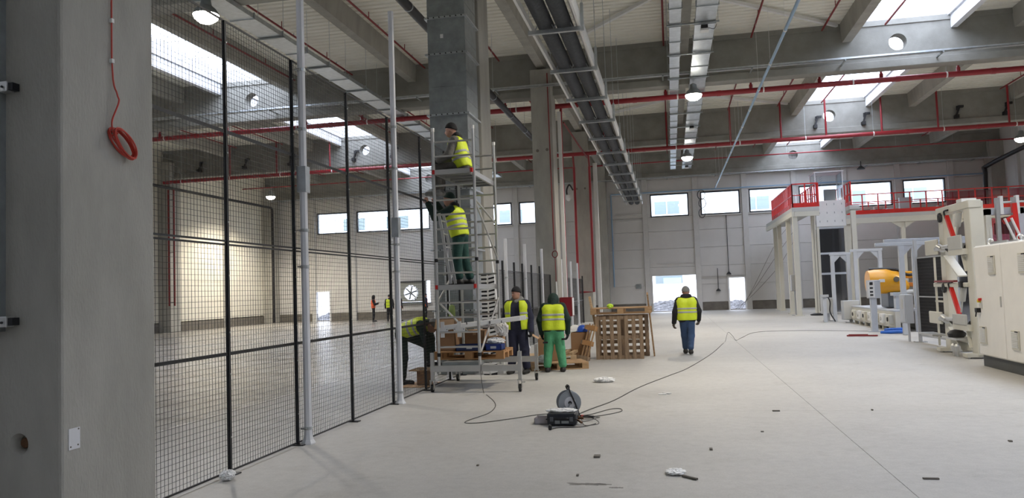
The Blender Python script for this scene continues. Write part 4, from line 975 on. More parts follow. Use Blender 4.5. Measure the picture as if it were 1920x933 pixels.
for y in (SY0, SY1):
    MB().box(-4.06, -2.5, y - .04, y + .04, .34, .44).build('base_beam', 'alu', sc)
    for x in (-4.03, -2.52):
        MB().box(x - .03, x + .03, y - .03, y + .03, .2, .66).build('base_leg', 'alu', sc)
        c_ = MB().box(x - .045, x + .045, y - .05, y + .03, .185, .2).box(x - .035, x - .025, y - .06, y + .01, .06, .19).box(x + .025, x + .035, y - .06, y + .01, .06, .19).build('castor', 'alu', sc)
        MB().cyl((x - .018, y - .03, .065), (x + .018, y - .03, .065), .065, 16).build('wheel', 'rubber', c_, smooth=True)
        MB().cyl((x - .022, y - .03, .065), (x + .022, y - .03, .065), .03, 10).build('wheel_hub', 'galv', c_)
        MB().box(x + .03, x + .09, y - .08, y - .04, .15, .17).build('brake_pedal', 'alu', c_)
MB().box(SX0 + .03, SX1 - .03, SY0 + .06, SY1 - .06, .43, .49).build('low_deck', 'galv_dark', sc)
# ladder section leaning inside the tower
ld_ = thing('ladder', 'slim aluminium ladder leaning inside the scaffold beside the person in green', 'ladder', (-3.75, 13.2, 1.82))
for d_ in (0, .28): MB().bar((-3.72, 12.95 + d_, 1.82), (-3.9, 12.95 + d_, 3.05), .05, .025).build('stile', 'alu', ld_)
for k in range(5): MB().cyl((-3.74 - .034 * k, 12.95, 2.0 + .23 * k), (-3.74 - .034 * k, 13.23, 2.0 + .23 * k), .014, 8).build('rung', 'alu', ld_)
# ---- slotted upright and white plank behind the tower
su = thing('slotted_upright', 'pair of white slotted uprights bolted together behind the scaffold', 'upright', (-3.62, 15.28, 0))
for (x0, x1, tilt) in ((-3.76, -3.65, 0), (-3.61, -3.49, .03)):
    MB().box(x0, x1, 15.29, 15.32, 0, 2.02).build('web', 'black', su)
    for k in range(24): MB().bar((x0 - .012, 15.272, .05 + k * .083), (x1 + .012, 15.272, .05 + tilt + k * .083), .03, .046).build('slat', 'white_paint', su)
tag(MB().bar((-3.34, 15.34, 0.02), (-3.6, 15.39, 2.85), .13, .03, (1, 0, 0)).build('white_plank', 'white_paint'), 'long white board leaning against the concrete column behind the scaffold', 'board')

# ================================================================== PALLETS AND BOXES
mat('wood', (.40, .25, .13), .8, var=.28, scale=4, stretch=(1, 6, 6))
mat('wood_old', (.27, .19, .125), .85, var=.3, scale=4, stretch=(6, 6, 1))
mat('wood_pale', (.52, .37, .22), .8, var=.2, scale=4, stretch=(1, 6, 6))
mat('wood_orange', (.42, .22, .09), .8, var=.2, scale=5)
mat('carton', (.33, .19, .10), .8, var=.08, scale=2)
mat('carton_light', (.50, .32, .18), .8, var=.08, scale=2)
mat('bag', (.84, .84, .83), .35, var=.05, bump=.6, bscale=25)
mat('navy_box', (.015, .03, .11), .4, var=.1)
mat('blue_tray', (.015, .04, .22), .4, var=.1)
def pallet(lab, loc, rot, L_=1.2, W_=.8, nb=5, m_='wood', grp='wooden pallets'):
    t = thing('pallet', lab, 'pallet', loc, group=grp); t.rotation_euler = rot
    bw = .085 if nb > 6 else (.13 if nb == 5 else W_ / nb * .7); first = None
    def bd(nm, x0, x1, y0, y1, z0, z1): return MB().box(x0, x1, y0, y1, z0, z1).build(nm, m_, t, world=False)
    for k in range(nb):
        y = -W_ / 2 + bw / 2 + k * (W_ - bw) / (nb - 1)
        if first is None: first = bd('deck_board', -L_ / 2, L_ / 2, y - bw / 2, y + bw / 2, .122, .144); y_0 = y
        else: share('deck_board', first, t, (0, y - y_0, 0))
    for x in (-L_ / 2 + .07, 0, L_ / 2 - .07): bd('cross_board', x - .07, x + .07, -W_ / 2, W_ / 2, .1, .122)
    for x in (-L_ / 2 + .07, 0, L_ / 2 - .07):
        for y in (-W_ / 2 + .05, 0, W_ / 2 - .05): bd('block', x - .07, x + .07, y - .05, y + .05, .022, .1)
    for y in (-W_ / 2 + .05, 0, W_ / 2 - .05): bd('bottom_board', -L_ / 2, L_ / 2, y - .05, y + .05, 0, .022)
    return t
# pallet inside the scaffold base with its load
pallet('wooden pallet loaded with boxes inside the scaffold base', (-3.5, 13.55, .50), (0, 0, 0), L_=1.25, m_='wood_orange')
pallet('wooden pallet flat on the floor beside the person in green trousers', (-2.45, 16.45, 0), (0, 0, .32), L_=1.2, m_='wood')
pallet('wooden pallet farther back behind the cardboard box', (-2.85, 18.3, 0), (0, 0, .1), m_='wood_pale')
# crate of pallets
def edge_pallet(lab, x0, x1, y, h, nb, m_, vertical, face):
    t = thing('pallet', lab, 'pallet', ((x0 + x1) / 2, y, 0), group='pallets of the crate')
    for k in range(nb):
        f = k / (nb - 1)
        if vertical: c = x0 + .043 + (x1 - x0 - .086) * f; MB().box(c - .043, c + .043, y - .012, y + .012, 0, h).build('deck_board', m_, t)
        else: c = .045 + (h - .09) * f; MB().box(x0, x1, y - .012, y + .012, c - .045, c + .045).build('deck_board', m_, t)
    for f in (.0, .5, 1.0):
        if vertical: c = .045 + (h - .09) * f; MB().box(x0, x1, y + .013, y + .1, c - .04, c + .04).build('stringer', m_, t)
        else: c = x0 + .05 + (x1 - x0 - .1) * f; MB().box(c - .045, c + .045, y - .1, y - .013, 0, h).build('stringer', m_, t)
    return t
edge_pallet('old pallet standing on edge with seven upright boards facing the viewer', -1.79, -.69, 18.3, 1.0, 7, 'wood_old', True, 0)
pallet('pallet lying flat on top of the upright pallets', (-1.19, 18.75, 1.045), (0, 0, 0), L_=1.4, W_=.95, nb=5, m_='wood', grp='pallets of the crate')
edge_pallet('pallet standing on edge at the back under the flat pallet', -1.83, -.58, 19.15, 1.0, 7, 'wood_old', False, 0)
tag(MB().bar((-1.92, 18.5, 1.47), (-1.79, 18.5, .72), .05, .1, (0, 1, 0)).build('plank', 'wood_pale'), 'short plank sticking up at the left of the pallet crate', 'plank')
tag(MB().bar((-.555, 18.2, 1.5), (-.47, 18.95, .03), .035, .12, (0, 1, 0)).build('plank', 'wood'), 'long plank leaning on the right end of the pallet crate', 'plank')
tag(MB().lathe([(.02, 0), (.075, .02), (.08, .06), (.05, .09), (.02, .1)], 10, (-1.42, 18.24, 1.19)).cyl((-1.42, 18.2, 1.24), (-1.42, 18.13, 1.2), .03, 8).build('lime_gloves', mat('lime', (.50, .72, .03), .6), smooth=True), 'bundle of lime yellow gloves on the top pallet', 'gloves')
# broken pallet end leaning on the crate
bp_ = thing('broken_pallet', 'broken pallet end leaning against the pallet crate', 'pallet', (-2.02, 18.0, 0))
A = Vector((-2.04, 17.95, .06)); D = Vector((.22, .12, .78)).normalized(); S = Vector((.62, -.3, -.1)).normalized()
for k, t_ in enumerate((0, .36, .72)):
    c = A + D * t_; MB().bar(c - S * .12, c + S * .12, .12, .11, D).build('block', 'wood_orange' if k else 'wood_old', bp_)
    MB().bar(c - S * .15 + Vector((-.03, .12, 0)), c + S * .08 + Vector((-.03, .12, 0)), .1, .09, D).build('block', 'wood_old', bp_)
for s_ in (-.07, .01, .09): MB().bar(A + S * s_ - D * .06 + Vector((0, -.05 + .1 * abs(s_), 0)), A + S * s_ + D * .82 + Vector((0, -.05, 0)), .03, .022, S).build('slat', 'wood', bp_)

def carton(lab, x0, x1, y0, y1, z0, z1, rz=0, open_=False, m_='carton', flaps=()):
    t = thing('cardboard_box', lab, 'box', ((x0 + x1) / 2, (y0 + y1) / 2, z0), rz)
    hx, hy, h = (x1 - x0) / 2, (y1 - y0) / 2, z1 - z0
    b_ = MB().box(-hx, hx, -hy, -hy + .008, 0, h).box(-hx, hx, hy - .008, hy, 0, h).box(-hx, -hx + .008, -hy, hy, 0, h).box(hx - .008, hx, -hy, hy, 0, h).box(-hx, hx, -hy, hy, 0, .008)
    if not open_: b_.box(-hx, hx, -hy, hy, h - .008, h)
    b_.build('carton', m_, t, world=False)
    if not open_: MB().box(-.03, .03, -hy - .001, hy + .001, h * .75, h + .002).build('tape', 'carton_light', t, world=False)
    for f in flaps:
        if f == 'l': MB().bar((-hx, 0, h), (-hx - .16, 0, h + .10), 2 * hy, .006).build('flap', 'carton_light', t, world=False)
        if f == 'r': MB().bar((hx, 0, h), (hx + .16, 0, h + .06), 2 * hy, .006).build('flap', 'carton_light', t, world=False)
        if f == 'f': MB().bar((0, -hy, h), (0, -hy - .1, h - .16), 2 * hx, .006).build('flap', 'carton_light', t, world=False)
        if f == 'b': MB().bar((0, hy, h), (0, hy + .1, h + .14), 2 * hx, .006).build('flap', 'carton_light', t, world=False)
    return t
carton('tall brown cardboard box at the left end of the scaffold pallet', -4.12, -3.77, 13.3, 13.75, .645, 1.2, open_=True, flaps=('f',))
carton('square brown cardboard box in the middle of the scaffold pallet', -3.68, -3.32, 13.6, 13.95, .645, .98)
carton('small cardboard box behind the square box on the scaffold pallet', -3.28, -3.0, 13.65, 13.9, .645, .86, m_='carton_light')
carton('open cardboard box with raised flaps behind the person in green', -2.87, -2.45, 16.5, 16.95, .15, .62, rz=.1, open_=True, flaps=('l', 'r', 'b'))
carton('open cardboard box next to the broken pallet', -2.35, -1.98, 18.25, 18.65, 0, .64, rz=-.1, open_=True, flaps=())
carton('small cardboard box under the foot of the bending person', -4.62, -4.42, 13.65, 13.95, .012, .27, m_='carton')
tag(MB().box(-4.72, -4.3, 13.5, 14.05, .275, .295).build('footboard', 'wood'), 'short board under the bending person\'s raised foot', 'board')
tag(MB().box(-4.85, -4.3, 13.35, 14.1, 0, .012).build('flattened_carton', 'carton_light'), 'flattened cardboard sheet under the small box by the fence', 'cardboard')
for (x0, x1, y0, y1, lab, m_) in ((-3.73, -3.25, 13.17, 13.52, 'long navy tray at the front of the scaffold pallet', 'navy_box'), (-3.2, -2.92, 13.17, 13.5, 'blue parts bin at the right end of the scaffold pallet', 'blue_tray')):
    t = thing('parts_tray', lab, 'tray', ((x0 + x1) / 2, (y0 + y1) / 2, .645))
    MB().box(x0, x1, y0, y0 + .01, .645, .75).box(x0, x1, y1 - .01, y1, .645, .75).box(x0, x0 + .01, y0, y1, .645, .75).box(x1 - .01, x1, y0, y1, .645, .75).box(x0, x1, y0, y1, .645, .655).build('tray', m_, t)
    MB().box((x0 + x1) / 2 - .05, (x0 + x1) / 2 + .05, y0 - .004, y0, .68, .72).build('label_holder', 'box_grey', t)
    MB().box(x0 - .008, x1 + .008, y0 - .008, y0 + .012, .74, .755).build('rim', m_, t)
# crumpled bags and cloths
def blob(name, lab, cat, c, r, m_, seed, n=14, parent=None):
    rg = random.Random(seed); vs = []; fs = []
    for i in range(n + 1):
        th = PI * i / n
        for k in range(2 * n):
            ph = PI * k / n; q = rg.uniform(.72, 1.08)
            z = r[2] * math.cos(th) * q
            vs.append((c[0] + r[0] * math.sin(th) * math.cos(ph) * q, c[1] + r[1] * math.sin(th) * math.sin(ph) * q, c[2] + max(z, -r[2] * .9)))
    for i in range(n):
        for k in range(2 * n): fs.append((i * 2 * n + k, i * 2 * n + (k + 1) % (2 * n), (i + 1) * 2 * n + (k + 1) % (2 * n), (i + 1) * 2 * n + k))
    return tag(MB().add(vs, fs).build(name, m_, parent), lab, cat) if parent is None else MB().add(vs, fs).build(name, m_, parent)
blob('plastic_bag', 'crumpled white plastic bag hanging over the scaffold pallet', 'bag', (-3.03, 13.75, 1.0), (.13, .1, .17), 'bag', 1)
blob('plastic_wrap', 'white wrapping heaped on the blue parts bin', 'wrap', (-3.05, 13.36, .80), (.18, .14, .06), 'bag', 2)
blob('crumpled_bag', 'crumpled white bag at the feet of the person in green', 'bag', (-2.66, 16.02, .23), (.16, .12, .09), 'bag', 3)
blob('plastic_film', 'clear white plastic film crumpled on the open floor', 'plastic film', (-1.24, 13.9, .04), (.19, .14, .05), 'bag', 4)
blob('plastic_film', 'crumpled clear film at the foot of the near fence post', 'plastic film', (-4.1, 6.62, .045), (.07, .09, .05), 'bag', 5)
blob('paper_scrap', 'torn white paper scrap lying in the foreground', 'paper', (-.04, 7.1, .018), (.09, .12, .022), 'bag', 6)
tag(MB().bar((.02, 6.98, .012), (.14, 6.86, .012), .022, .016).build('wood_splinter', 'plinth'), 'dark splinter sticking out of the torn paper scrap', 'splinter')
tag(MB().box(-.27, -.15, 12.2, 12.27, 0, .012).bar((-.2, 12.35, .01), (-.09, 12.28, .01), .05, .012).build('paper_slip', 'white_paint'), 'tiny white paper slip on the open floor', 'paper')
# white channels with cross plates
wc = thing('white_channel', 'pair of white painted steel channels with cross plates on the boxes', 'channel', (-3.4, 13.4, 1.0))
for d_ in (0, .16):
    MB().bar((-3.95 + d_ * .5, 13.02 + d_, 1.06), (-2.62 + d_ * .2, 13.42 + d_ * 2.2, 1.18), .09, .08).build('channel', 'white_paint', wc, bevel=.006)
for (x, y) in ((-3.9, 12.97), (-3.62, 13.04)):
    MB().box(x - .1, x + .1, y - .012, y, 1.0, 1.07).box(x - .035, x + .035, y - .015, y + .003, .9, 1.17).build('cross_plate', 'white_paint', wc)
    for q in (-.08, .08): MB().cyl((x + q, y - .014, 1.035), (x + q, y - .011, 1.035), .008, 6).build('hole', 'black', wc)
for k in range(5): MB().box(-3.5 + k * .19, -3.49 + k * .19, 13.06 + k * .07, 13.10 + k * .07, 1.11, 1.155).build('slot', 'black', wc)
tag(MB().lathe([(.06, 0), (.063, .05), (.062, .7), (.05, .78), (.02, .8)], 14, (-3.98, 13.87, .645)).build('green_film_roll', mat('green_film', (.36, .50, .16), .4), smooth=True), 'pale green roll standing behind the tall cardboard box', 'roll')
# helmets
def helmet(x, y, z, m_, lab):
    t = thing('safety_helmet', lab, 'helmet', (x, y, z), group='safety helmets')
    MB().lathe([(.135, .02), (.13, .07), (.105, .12), (.06, .155), (.01, .165)], 18, (x, y, z)).build('shell', m_, t, smooth=True)
    MB().lathe([(.135, .0), (.165, .008), (.165, .018), (.135, .025)], 18, (x, y, z)).build('brim', m_, t)
helmet(-2.75, 19.3, 0.0, mat('helmet_yellow', (.80, .58, .02), .35), 'yellow safety helmet on the floor behind the cardboard boxes')
helmet(-2.1, 18.42, .645, mat('helmet_blue', (.02, .09, .50), .35), 'blue safety helmet on the open cardboard box')
helmet(-2.3, 18.55, .645, 'white_paint', 'white safety helmet beside the blue one')
# scrap wood on the far pallet
for i in range(3): tag(MB().bar((-2.75 + .2 * i, 17.95, .17), (-2.55 + .2 * i, 18.6, .2 + .03 * i), .09, .06).build('wood_scrap', 'wood_pale'), ('left', 'middle', 'right')[i] + ' piece of scrap wood on the farther pallet', 'wood')

# ================================================================== CABLE REEL, TOOLBOX, CABLES
rl = thing('cable_reel', 'grey metal cable reel with a black stand on the floor', 'cable reel', (-1.36, 10.1, 0))
rz = Matrix.Translation((-1.37, 10.1, .20)) @ Matrix.Rotation(.35, 4, 'Z')
def rp(mb): return mb.xf(rz)
mat('reel_grey', (.33, .36, .39), .4, metal=.4, var=.1)
rp(MB().lathe([(.145, -.075), (.15, -.07), (.15, -.062), (.06, -.055)], 28, (0, 0, 0), 'y')).build('disc', 'reel_grey', rl, smooth=True)
rp(MB().lathe([(.06, .055), (.15, .062), (.15, .07), (.145, .075)], 28, (0, 0, 0), 'y')).build('disc', 'reel_grey', rl, smooth=True)
rp(MB().lathe([(.115, -.055), (.12, 0), (.115, .055)], 24, (0, 0, 0), 'y')).build('wound_cable', 'rubber', rl, smooth=True)
rp(MB().lathe([(.07, -.082), (.075, -.076), (.075, -.07)], 24, (0, 0, 0), 'y')).build('hub_cover', 'white_steel', rl)
rp(MB().lathe([(.022, -.095), (.026, -.08), (.026, -.075)], 14, (0, 0, 0), 'y')).build('axle', 'black', rl)
rp(MB().tube(smooth_path([(.12, -.1, -.18), (.06, -.1, 0), (-.01, -.1, .17), (0, -.06, .2), (.0, .06, .2), (.0, .1, .17), (.1, .1, 0), (.14, .1, -.18)], 4), .011, 8)).build('stand', 'black', rl, smooth=True)
rp(MB().tube([(-.11, -.1, -.19), (-.0, -.1, 0)], .011, 8)).build('stand_leg', 'reel_grey', rl)
rp(MB().tube([(.14, -.1, -.185), (.14, .1, -.185)], .011, 8).tube([(-.11, -.1, -.19), (-.11, .12, -.19)], .011, 8)).build('foot_bar', 'black', rl)
rp(MB().cyl((-.01, -.05, .205), (-.0, .05, .205), .018, 10)).build('grip', 'rubber', rl)
for k in range(3): rp(MB().cyl((.07, -.066, -.05 + k * .022), (.07, -.06, -.05 + k * .022), .008, 6)).build('rivet', 'black', rl)
tb = thing('toolbox', 'flat black tool case lying on the floor before the reel', 'case', (-1.38, 9.6, 0))
MB().box(-1.56, -1.2, 9.46, 9.74, .012, .155).build('shell', mat('case_black', (.018, .021, .028), .45, var=.2), tb, bevel=.022)
MB().box(-1.57, -1.19, 9.455, 9.745, .078, .09).build('seam', 'black', tb)
MB().tube(smooth_path([(-1.46, 9.46, .1), (-1.45, 9.43, .1), (-1.31, 9.43, .1), (-1.3, 9.46, .1)], 3), .01, 6).build('handle', 'black', tb)
for x in (-1.5, -1.26): MB().box(x - .02, x + .02, 9.445, 9.46, .06, .11).build('latch', 'smoked', tb)
MB().box(-1.46, -1.4, 9.452, 9.458, .03, .07).box(-1.38, -1.29, 9.452, 9.458, .035, .065).build('print', 'galv_dark', tb)
blob('white_cloth', 'white cloth draped over the black tool case', 'cloth', (-1.4, 9.64, .165), (.2, .12, .028), 'bag', 8)
tag(MB().box(-1.74, -1.575, 9.6, 9.82, 0, .006).box(-1.74, -1.575, 9.6, 9.606, .0, .075).box(-1.74, -1.575, 9.814, 9.82, 0, .075).box(-1.74, -1.734, 9.6, 9.82, 0, .075).build('small_carton', mat('carton_grey', (.42, .39, .40), .7)), 'small open grey carton left of the tool case', 'box')
tag(MB().cyl((-1.2, 9.62, .075), (-1.13, 9.6, .075), .016, 10).bar((-1.2, 9.58, .06), (-1.14, 9.53, .03), .02, .02).bar((-1.2, 9.64, .09), (-1.15, 9.68, .06), .02, .02).build('red_clamp', 'rust'), 'rust-red clamps hanging from the end of the tool case', 'clamp')
def cable(name, lab, pts, r, m_='cable_grey'):
    return tag(MB().tube(smooth_path([(p[0], p[1], r + (p[2] if len(p) > 2 else 0)) for p in pts], 6), r, 6).build(name, m_, smooth=True), lab, 'cable')
cable('power_cable', 'long cable running from the reel far across the floor to the right', [(-1.28, 10.35), (-1.15, 10.8), (-.9, 11.6), (-.59, 13.1), (-.1, 14.8), (.25, 16.05), (.85, 19.2), (1.3, 22.3), (1.45, 23.4, .0), (1.62, 24.6, .18), (1.72, 24.2, .1), (1.78, 23.7), (2.05, 24.9), (2.78, 27.5), (4.2, 27.7), (5.7, 26.9), (7.0, 25.9)], .0065)
cable('power_cable', 'cable from the reel curving left and up to the scaffold', [(-1.5, 10.25), (-1.75, 10.35), (-2.05, 10.05), (-2.4, 9.72), (-2.62, 9.66), (-2.66, 9.85), (-2.52, 10.5), (-2.62, 11.3), (-2.95, 12.2), (-3.1, 12.55), (-3.17, 12.68, .25), (-3.17, 12.7, .45)], .0055)
cable('power_cable', 'cable looping out to the right of the reel and back', [(-1.26, 10.2), (-1.1, 10.35), (-.9, 10.75), (-.76, 10.8), (-.74, 10.55), (-.95, 10.25), (-1.15, 10.1)], .0055)
cable('tool_cord', 'tangled black tool cord beside the tool case', [(-1.3, 10.0), (-1.15, 9.95, .02), (-1.0, 10.1), (-.98, 9.95, .02), (-1.15, 9.78), (-1.18, 9.95, .04), (-1.0, 9.8, .02), (-.95, 9.6), (-1.1, 9.5), (-1.15, 9.65, .03)], .005)
cable('tool_cord', 'black cord with a plug in front of the tool case', [(-.98, 9.62), (-1.1, 9.42), (-1.25, 9.36), (-1.4, 9.34), (-1.47, 9.24)], .006)
pg = thing('plug', 'black mains plug at the cord end before the tool case', 'plug', (-1.48, 9.2, 0))
MB().lathe([(.012, 0), (.022, .01), (.024, .04), (.016, .055)], 12, (-1.48, 9.2, 0)).build('body', 'rubber', pg, smooth=True)
MB().cyl((-1.488, 9.2, .05), (-1.488, 9.2, .07), .003, 5).cyl((-1.472, 9.2, .05), (-1.472, 9.2, .07), .003, 5).build('pin', 'alu', pg)
tw = thing('soldering_grip', 'black hand tool with a red collar lying right of the reel', 'tool', (-1.1, 10.0, 0))
MB().cyl((-1.24, 10.06, .025), (-1.04, 9.96, .03), .018, 10).build('handle', 'black', tw, smooth=True)
MB().cyl((-1.2, 10.04, .026), (-1.17, 10.025, .027), .0195, 10).build('collar', 'red_bright', tw)
# small debris and stains
def stain(lab, cx, cy, rx, ry, seed):
    rg = random.Random(seed); k = 40; pts = []
    for i in range(k):
        a = 2 * PI * i / k; q = rg.uniform(.45, 1.1); pts.append((cx + rx * q * math.cos(a), cy + ry * q * math.sin(a) + .12 * ry * math.sin(cx + 9 * a)))
    tag(MB().prism(pts, 'z', 0.0, .0012).build('oil_stain', mat('stain', (.16, .15, .14), .5, var=.3, scale=20)), lab, 'stain')
stain('long dark wet stain at the bottom of the floor', -.78, 6.68, .2, .045, 2)
stain('small dark stain right of the long wet stain', -.52, 6.58, .07, .02, 3)

for (x, y, w, h, lab) in ((1.2, 10.55, .09, .02, 'short dark stick on the floor right of the joint'), (1.95, 7.0, .12, .015, 'thin dark strip near the right foreground'), (-.82, 7.7, .06, .04, 'small dark chip in the foreground'), (.3, 8.1, .03, .03, 'tiny dark pebble in the middle of the floor'), (2.4, 10.6, .02, .02, 'tiny dark pebble on the right floor'), (-.9, 6.95, .02, .02, 'tiny dark crumb above the long wet stain'), (-1.9, 7.3, .02, .015, 'tiny dark crumb in the left foreground'), (3.2, 8.6, .03, .02, 'small dark crumb on the right floor before the cabinet'), (.9, 9.1, .03, .012, 'small dark sliver near the floor joint')):
    tag(MB().box(x, x + w, y, y + h * 2, 0, .008 + h * .3).box(x + w * .3, x + w * .9, y + h, y + h * 3, 0, .006).build('debris', 'plinth'), lab, 'debris')

# ================================================================== PEOPLE (smooth implicit bodies meshed on a grid)
def surfnet(F, org, h):
    S = F < 0
    nx, ny, nz = F.shape
    c = [(i, j, k) for i in (0, 1) for j in (0, 1) for k in (0, 1)]
    cnt = sum(S[i:nx - 1 + i, j:ny - 1 + j, k:nz - 1 + k].astype(np.int8) for (i, j, k) in c)
    act = (cnt > 0) & (cnt < 8)
    idx = -np.ones(act.shape, np.int64); cells = np.argwhere(act); idx[act] = np.arange(len(cells))
    if len(cells) == 0: return [], []
    P = np.zeros((len(cells), 3)); W_ = np.zeros(len(cells))
    for a in c:
        for ax in range(3):
            if a[ax]: continue
            b = list(a); b[ax] = 1
            fa = F[cells[:, 0] + a[0], cells[:, 1] + a[1], cells[:, 2] + a[2]]; fb = F[cells[:, 0] + b[0], cells[:, 1] + b[1], cells[:, 2] + b[2]]
            m_ = (fa < 0) != (fb < 0)
            t = np.where(m_, fa / np.where(m_, fa - fb, 1), 0)
            q = np.array(a, float)[None, :].repeat(len(cells), 0); q[:, ax] += t
            P[m_] += q[m_]; W_[m_] += 1
    P = (P / W_[:, None] + cells) * h + org
    quads = []
    for ax in range(3):
        sl0 = [slice(None)] * 3; sl1 = [slice(None)] * 3; sl0[ax] = slice(0, -1); sl1[ax] = slice(1, None)
        d = S[tuple(sl0)] != S[tuple(sl1)]; e = np.argwhere(d)
        u, v = [(1, 2), (2, 0), (0, 1)][ax]
        e = e[(e[:, u] > 0) & (e[:, v] > 0) & (e[:, u] < F.shape[u] - 1) & (e[:, v] < F.shape[v] - 1)]
        if len(e) == 0: continue
        def ix(du, dv):
            q = e.copy(); q[:, u] -= du; q[:, v] -= dv; return idx[q[:, 0], q[:, 1], q[:, 2]]
        Q = np.stack([ix(1, 1), ix(0, 1), ix(0, 0), ix(1, 0)], 1)
        fl_ = ~S[e[:, 0], e[:, 1], e[:, 2]]
        Q[fl_] = Q[fl_][:, ::-1]
        quads.append(Q)
    return P, np.concatenate(quads)
class Sdf:
    def __init__(s): s.p = []
    def cap(s, a, b, ra, rb=None, k=.03, sub=False): s.p.append(('c', np.array(a, float), np.array(b, float), ra, ra if rb is None else rb, k, sub)); return s
    def ell(s, c_, r, k=.02, sub=False): s.p.append(('e', np.array(c_, float), np.array(r, float), 0, 0, k, sub)); return s
    def cut(s, p, n_): s.p.append(('h', np.array(p, float), np.array(n_, float) / np.linalg.norm(n_), 0, 0, 0, True)); return s   # keep the side n_ points away from
    def mesh(s, h, infl=0.0):
        lo = []; hi = []
        for q in s.p:
            if q[0] == 'c' and not q[6]:
                r = max(q[3], q[4]); lo.append(np.minimum(q[1], q[2]) - r); hi.append(np.maximum(q[1], q[2]) + r)
            if q[0] == 'e' and not q[6]: lo.append(q[1] - q[2]); hi.append(q[1] + q[2])
        lo = np.min(lo, 0) - .03 - infl; hi = np.max(hi, 0) + .03 + infl
        n_ = np.ceil((hi - lo) / h).astype(int) + 2
        ax = [lo[i] + h * np.arange(n_[i]) for i in range(3)]
        F = np.full(n_, .08, np.float32)
        for q in s.p:
            if q[0] == 'h':
                X = (ax[0] - q[1][0])[:, None, None] * q[2][0] + (ax[1] - q[1][1])[None, :, None] * q[2][1] + (ax[2] - q[1][2])[None, None, :] * q[2][2]
                F = np.maximum(F, X); continue
            if q[0] == 'c': r = max(q[3], q[4]); a = np.minimum(q[1], q[2]) - r; b = np.maximum(q[1], q[2]) + r
            else: a = q[1] - q[2]; b = q[1] + q[2]
            m_ = .08 + infl
            i0 = np.clip(np.floor((a - m_ - lo) / h).astype(int), 0, n_); i1 = np.clip(np.ceil((b + m_ - lo) / h).astype(int) + 1, 0, n_)
            if np.any(i1 <= i0): continue
            sl = tuple(slice(i0[i], i1[i]) for i in range(3))
            X = ax[0][sl[0]][:, None, None]; Y = ax[1][sl[1]][None, :, None]; Z = ax[2][sl[2]][None, None, :]
            if q[0] == 'c':
                d = q[2] - q[1]; L2 = max(float(d @ d), 1e-9)
                t = np.clip(((X - q[1][0]) * d[0] + (Y - q[1][1]) * d[1] + (Z - q[1][2]) * d[2]) / L2, 0, 1)
                D = np.sqrt((X - q[1][0] - t * d[0]) ** 2 + (Y - q[1][1] - t * d[1]) ** 2 + (Z - q[1][2] - t * d[2]) ** 2) - (q[3] + (q[4] - q[3]) * t)
            else:
                D = (np.sqrt(((X - q[1][0]) / q[2][0]) ** 2 + ((Y - q[1][1]) / q[2][1]) ** 2 + ((Z - q[1][2]) / q[2][2]) ** 2) - 1) * q[2].min()
            if q[6]: F[sl] = np.maximum(F[sl], -D)
            else:
                D = D - infl; k = max(q[5], 1e-4); f = F[sl]; hh = np.maximum(k - np.abs(f - D), 0) / k
                F[sl] = np.minimum(f, D) - hh * hh * k * .25
        return surfnet(F, lo, h)
def sdf_obj(name, s, material, parent, h=.012, infl=0.0):
    P, Q = s.mesh(h, infl)
    me = bpy.data.meshes.new(name); me.from_pydata([tuple(p) for p in P], [], [tuple(int(i) for i in q) for q in Q])
    me.polygons.foreach_set('use_smooth', [True] * len(me.polygons)); me.materials.append(MATS[material] if isinstance(material, str) else material)
    me.update(); o = bpy.data.objects.new(name, me); COL.objects.link(o); o.parent = parent; ORG[o.name] = Vector((0, 0, 0)); return o
V3 = lambda *a: np.array(a, float)
def nrm(v): return v / max(np.linalg.norm(v), 1e-9)
mat('skin', (.48, .26, .19), .55, var=.08, scale=12)
mat('vest_lime', (.66, .80, .03), .55, var=.06, scale=8, bump=.5, bscale=14)
mat('vest_orange', (.85, .13, .03), .55, var=.06)
mat('reflective', (.42, .43, .43), .35, var=.08)
def cloth(name, col): return mat(name, col, .85, var=.18, scale=7, bump=.7, bscale=16)
cloth('navy_cloth', (.018, .020, .045)); cloth('dark_green', (.012, .032, .026)); cloth('bright_green', (.09, .34, .17)); cloth('grey_jacket', (.16, .155, .145))
cloth('black_cloth', (.014, .014, .017)); cloth('jeans', (.035, .07, .15)); cloth('knit_grey', (.20, .20, .195)); cloth('brown_glove', (.11, .085, .07)); cloth('work_green', (.015, .06, .05)); cloth('dark_grey_cloth', (.10, .095, .085))  # last cloth is plain dark grey, for the seated person's trousers
mat('boot', (.02, .018, .016), .6, var=.2); mat('eye', (.02, .015, .012), .2, var=0); mat('lips', (.35, .13, .11), .5, var=0)

